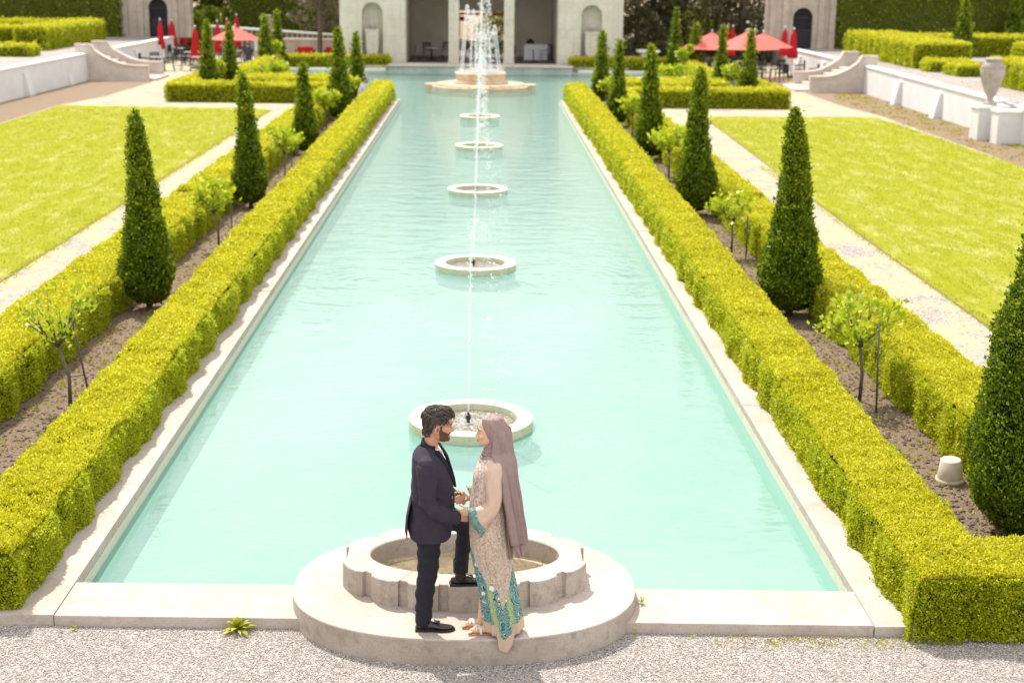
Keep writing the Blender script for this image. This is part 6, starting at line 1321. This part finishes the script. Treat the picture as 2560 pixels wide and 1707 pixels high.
        b.tube([l(fx-.03, fy-.036, .012), l(fx-.035, fy-.02, .055), l(fx-.035, fy+.02, .055), l(fx-.03, fy+.036, .012)], [.012, .013, .013, .012], 6); b.build('strap', 'white_leather', sd, True)
    return e
woman()

# ------------------------------------------------------------------ visitors far behind
def visitor(x, y, z, rz, label, top, bottom, hair, pose):
    e = empty('person', (x, y, z), rz, label=label, cat='person'); b = MB(); lean, sit, arms = pose
    hz = .50 if sit else .90; sx_ = lean
    limb(b, [(0, 0, hz), (0, lean*.5, hz+.28), (0, lean, hz+.50)], [.13, .135, .12]); limb(b, [(0, lean, hz+.5), (0, lean*1.15, hz+.62)], [.055, .05]); b.ell((0, lean*1.2, hz+.73), (.075, .09, .115))
    b.ell((0, lean*1.2+.09*(1 if lean >= 0 else -1), hz+.715), (.012, .02, .018), 8, 6)
    for s in (-1, 1): b.ell((s*.076, lean*1.2, hz+.73), (.01, .018, .028), 8, 6)
    L = []
    for s in (-1, 1):
        a = [(s*.17, lean, hz+.46), (s*(.17+arms*.5), lean+.08, hz+.24), (s*(.17+arms), lean+.22, hz+.06)]; L.append(a); limb(b, a, [.045, .04, .03]); hand(b, a[2], (s*.2, .5, -.6), (0, .6, .5), (-s, 0, 0), 1, .4)
        if sit: limb(b, [(s*.09, 0, hz), (s*.11, .42, hz), (s*.11, .42, .06)], [.085, .06, .045]); limb(b, [(s*.11, .42, .04), (s*.11, .54, .03)], [.035, .03])
        else: limb(b, [(s*.09, 0, hz), (s*.10, .0, .48), (s*.10, -.02, .06)], [.09, .065, .045]); limb(b, [(s*.10, -.02, .04), (s*.10, .12, .03)], [.035, .03])
    me = fuse(b, .012, 2); finish('body', me, 'skin_m', e)
    b = MB(); limb(b, [(0, 0, hz+.02), (0, lean*.5, hz+.28), (0, lean, hz+.49)], [.15, .155, .14])
    for a in L: limb(b, [a[0], tuple((p+q)/2 for p, q in zip(a[0], a[1]))], [.066, .058])
    finish('shirt', fuse(b, .012, 2), top, e); b = MB()
    for s in (-1, 1):
        if sit: limb(b, [(s*.09, 0, hz), (s*.11, .42, hz), (s*.11, .42, .14)], [.105, .078, .06])
        else: limb(b, [(s*.085, 0, hz), (s*.10, .0, .48), (s*.10, -.02, .10)], [.115, .083, .065])
    finish('trousers', fuse(b, .012, 2), bottom, e); b = MB(); b.ell((0, lean*1.2-.012, hz+.755), (.085, .098, .105)); finish('hair', fuse(b, .012, 1), hair, e)
    for s in (-1, 1): shoe(e, (s*(.11 if sit else .10), .38 if sit else -.07, 0), R(90), .27)
MT['jeans'] = clothmat('blue_jeans_cloth', (.05, .09, .22), (.08, .13, .28)); MT['navy_tee'] = clothmat('navy_tee_cloth', (.035, .03, .045), (.05, .045, .06)); MT['grey_tee'] = clothmat('grey_tee_cloth', (.42, .42, .46), (.52, .52, .56)); MT['grey_pants'] = clothmat('grey_trouser_cloth', (.14, .14, .18), (.2, .2, .24))
visitor(-12.05, 74.5, -.10, R(5), 'visitor in a navy shirt and jeans seen from behind, arms spread, by the café', 'navy_tee', 'jeans', 'hair_dark', (.10, False, .22))
visitor(-4.72, 55.6, -.08, R(-78), 'visitor in a pale grey shirt behind the left pool hedge', 'grey_tee', 'grey_pants', 'hair_dark', (.12, True, .08))

# grass tufts that roughen the lawns and their edges
def tufts(name, label, poly, n, seed, sz=.032):
    r = np.random.default_rng(seed); (x0, x1), (y0, y1) = poly; P = np.zeros((n, 3)); P[:, 0] = r.uniform(x0, x1, n); P[:, 1] = y0+(y1-y0)*r.uniform(0, 1, n)**1.6; P[:, 2] = .012
    V, F = leaves(P, np.tile([[0, 0, 1.]], (n, 1)), sz*(1+P[:, 1]*.02), r, .6, .8, .4, .16); tag(npmesh(name, V, F, ['grass_blade']), label, kind='stuff')
MT['grass_blade'] = leafmat('grass_blade', [(.28, .31, .012), (.40, .42, .02), (.50, .50, .035), (.60, .57, .14)], .8, .6, .5)
tufts('grass', 'short grass of the left lawn', ((-16.4, -8.2), (20, 55)), 45000, 1); tufts('grass', 'short grass of the right lawn', ((8.2, 15.4), (17, 53)), 45000, 2)
tufts('grass', 'dry grass creeping over the left lawn edge', ((-8.25, -8.02), (20, 55)), 2600, 3); tufts('grass', 'dry grass creeping over the right lawn edge', ((7.72, 8.0), (17, 40)), 2600, 4)

# pieces that are countable become parts of their own
def split_loose(names):
    for o in [o for o in bpy.data.objects if o.type == 'MESH' and o.name.split('.')[0] in names and not o.get('kind')]:
        bm = bmesh.new(); bm.from_mesh(o.data); left = set(bm.verts); groups = []
        while left:
            st = [next(iter(left))]; left.discard(st[0]); g = {st[0]}
            while st:
                v = st.pop()
                for ed in v.link_edges:
                    w = ed.other_vert(v)
                    if w in left: left.discard(w); g.add(w); st.append(w)
            groups.append(g)
        if len(groups) > 1:
            groups.sort(key=lambda g: min(v.index for v in g)); sets = [{v.index for v in g} for g in groups]
            for k, sset in enumerate(sets):
                b2 = bm.copy(); b2.verts.ensure_lookup_table(); bmesh.ops.delete(b2, geom=[v for v in b2.verts if v.index not in sset], context='VERTS')
                me = bpy.data.meshes.new(o.name.split('.')[0]); b2.to_mesh(me); b2.free()
                for m in o.data.materials: me.materials.append(m)
                if k == 0: keep = me
                else: n_ = bpy.data.objects.new(o.name.split('.')[0], me); COL.objects.link(n_); n_.parent = o.parent; n_.location = o.location; n_.rotation_euler = o.rotation_euler
            o.data = keep
        bm.free()
split_loose({'buttress', 'pilaster', 'castors', 'balusters', 'neck_bands', 'throat_fold', 'corner_blocks'})
for o in bpy.data.objects:
    for a_, c_ in (('castors', 'castor'), ('balusters', 'baluster'), ('neck_bands', 'neck_band')):
        if o.name.split('.')[0] == a_: o.name = c_
    if o.name.split('.')[0] in ('hair_locks',): o['kind'] = 'stuff'
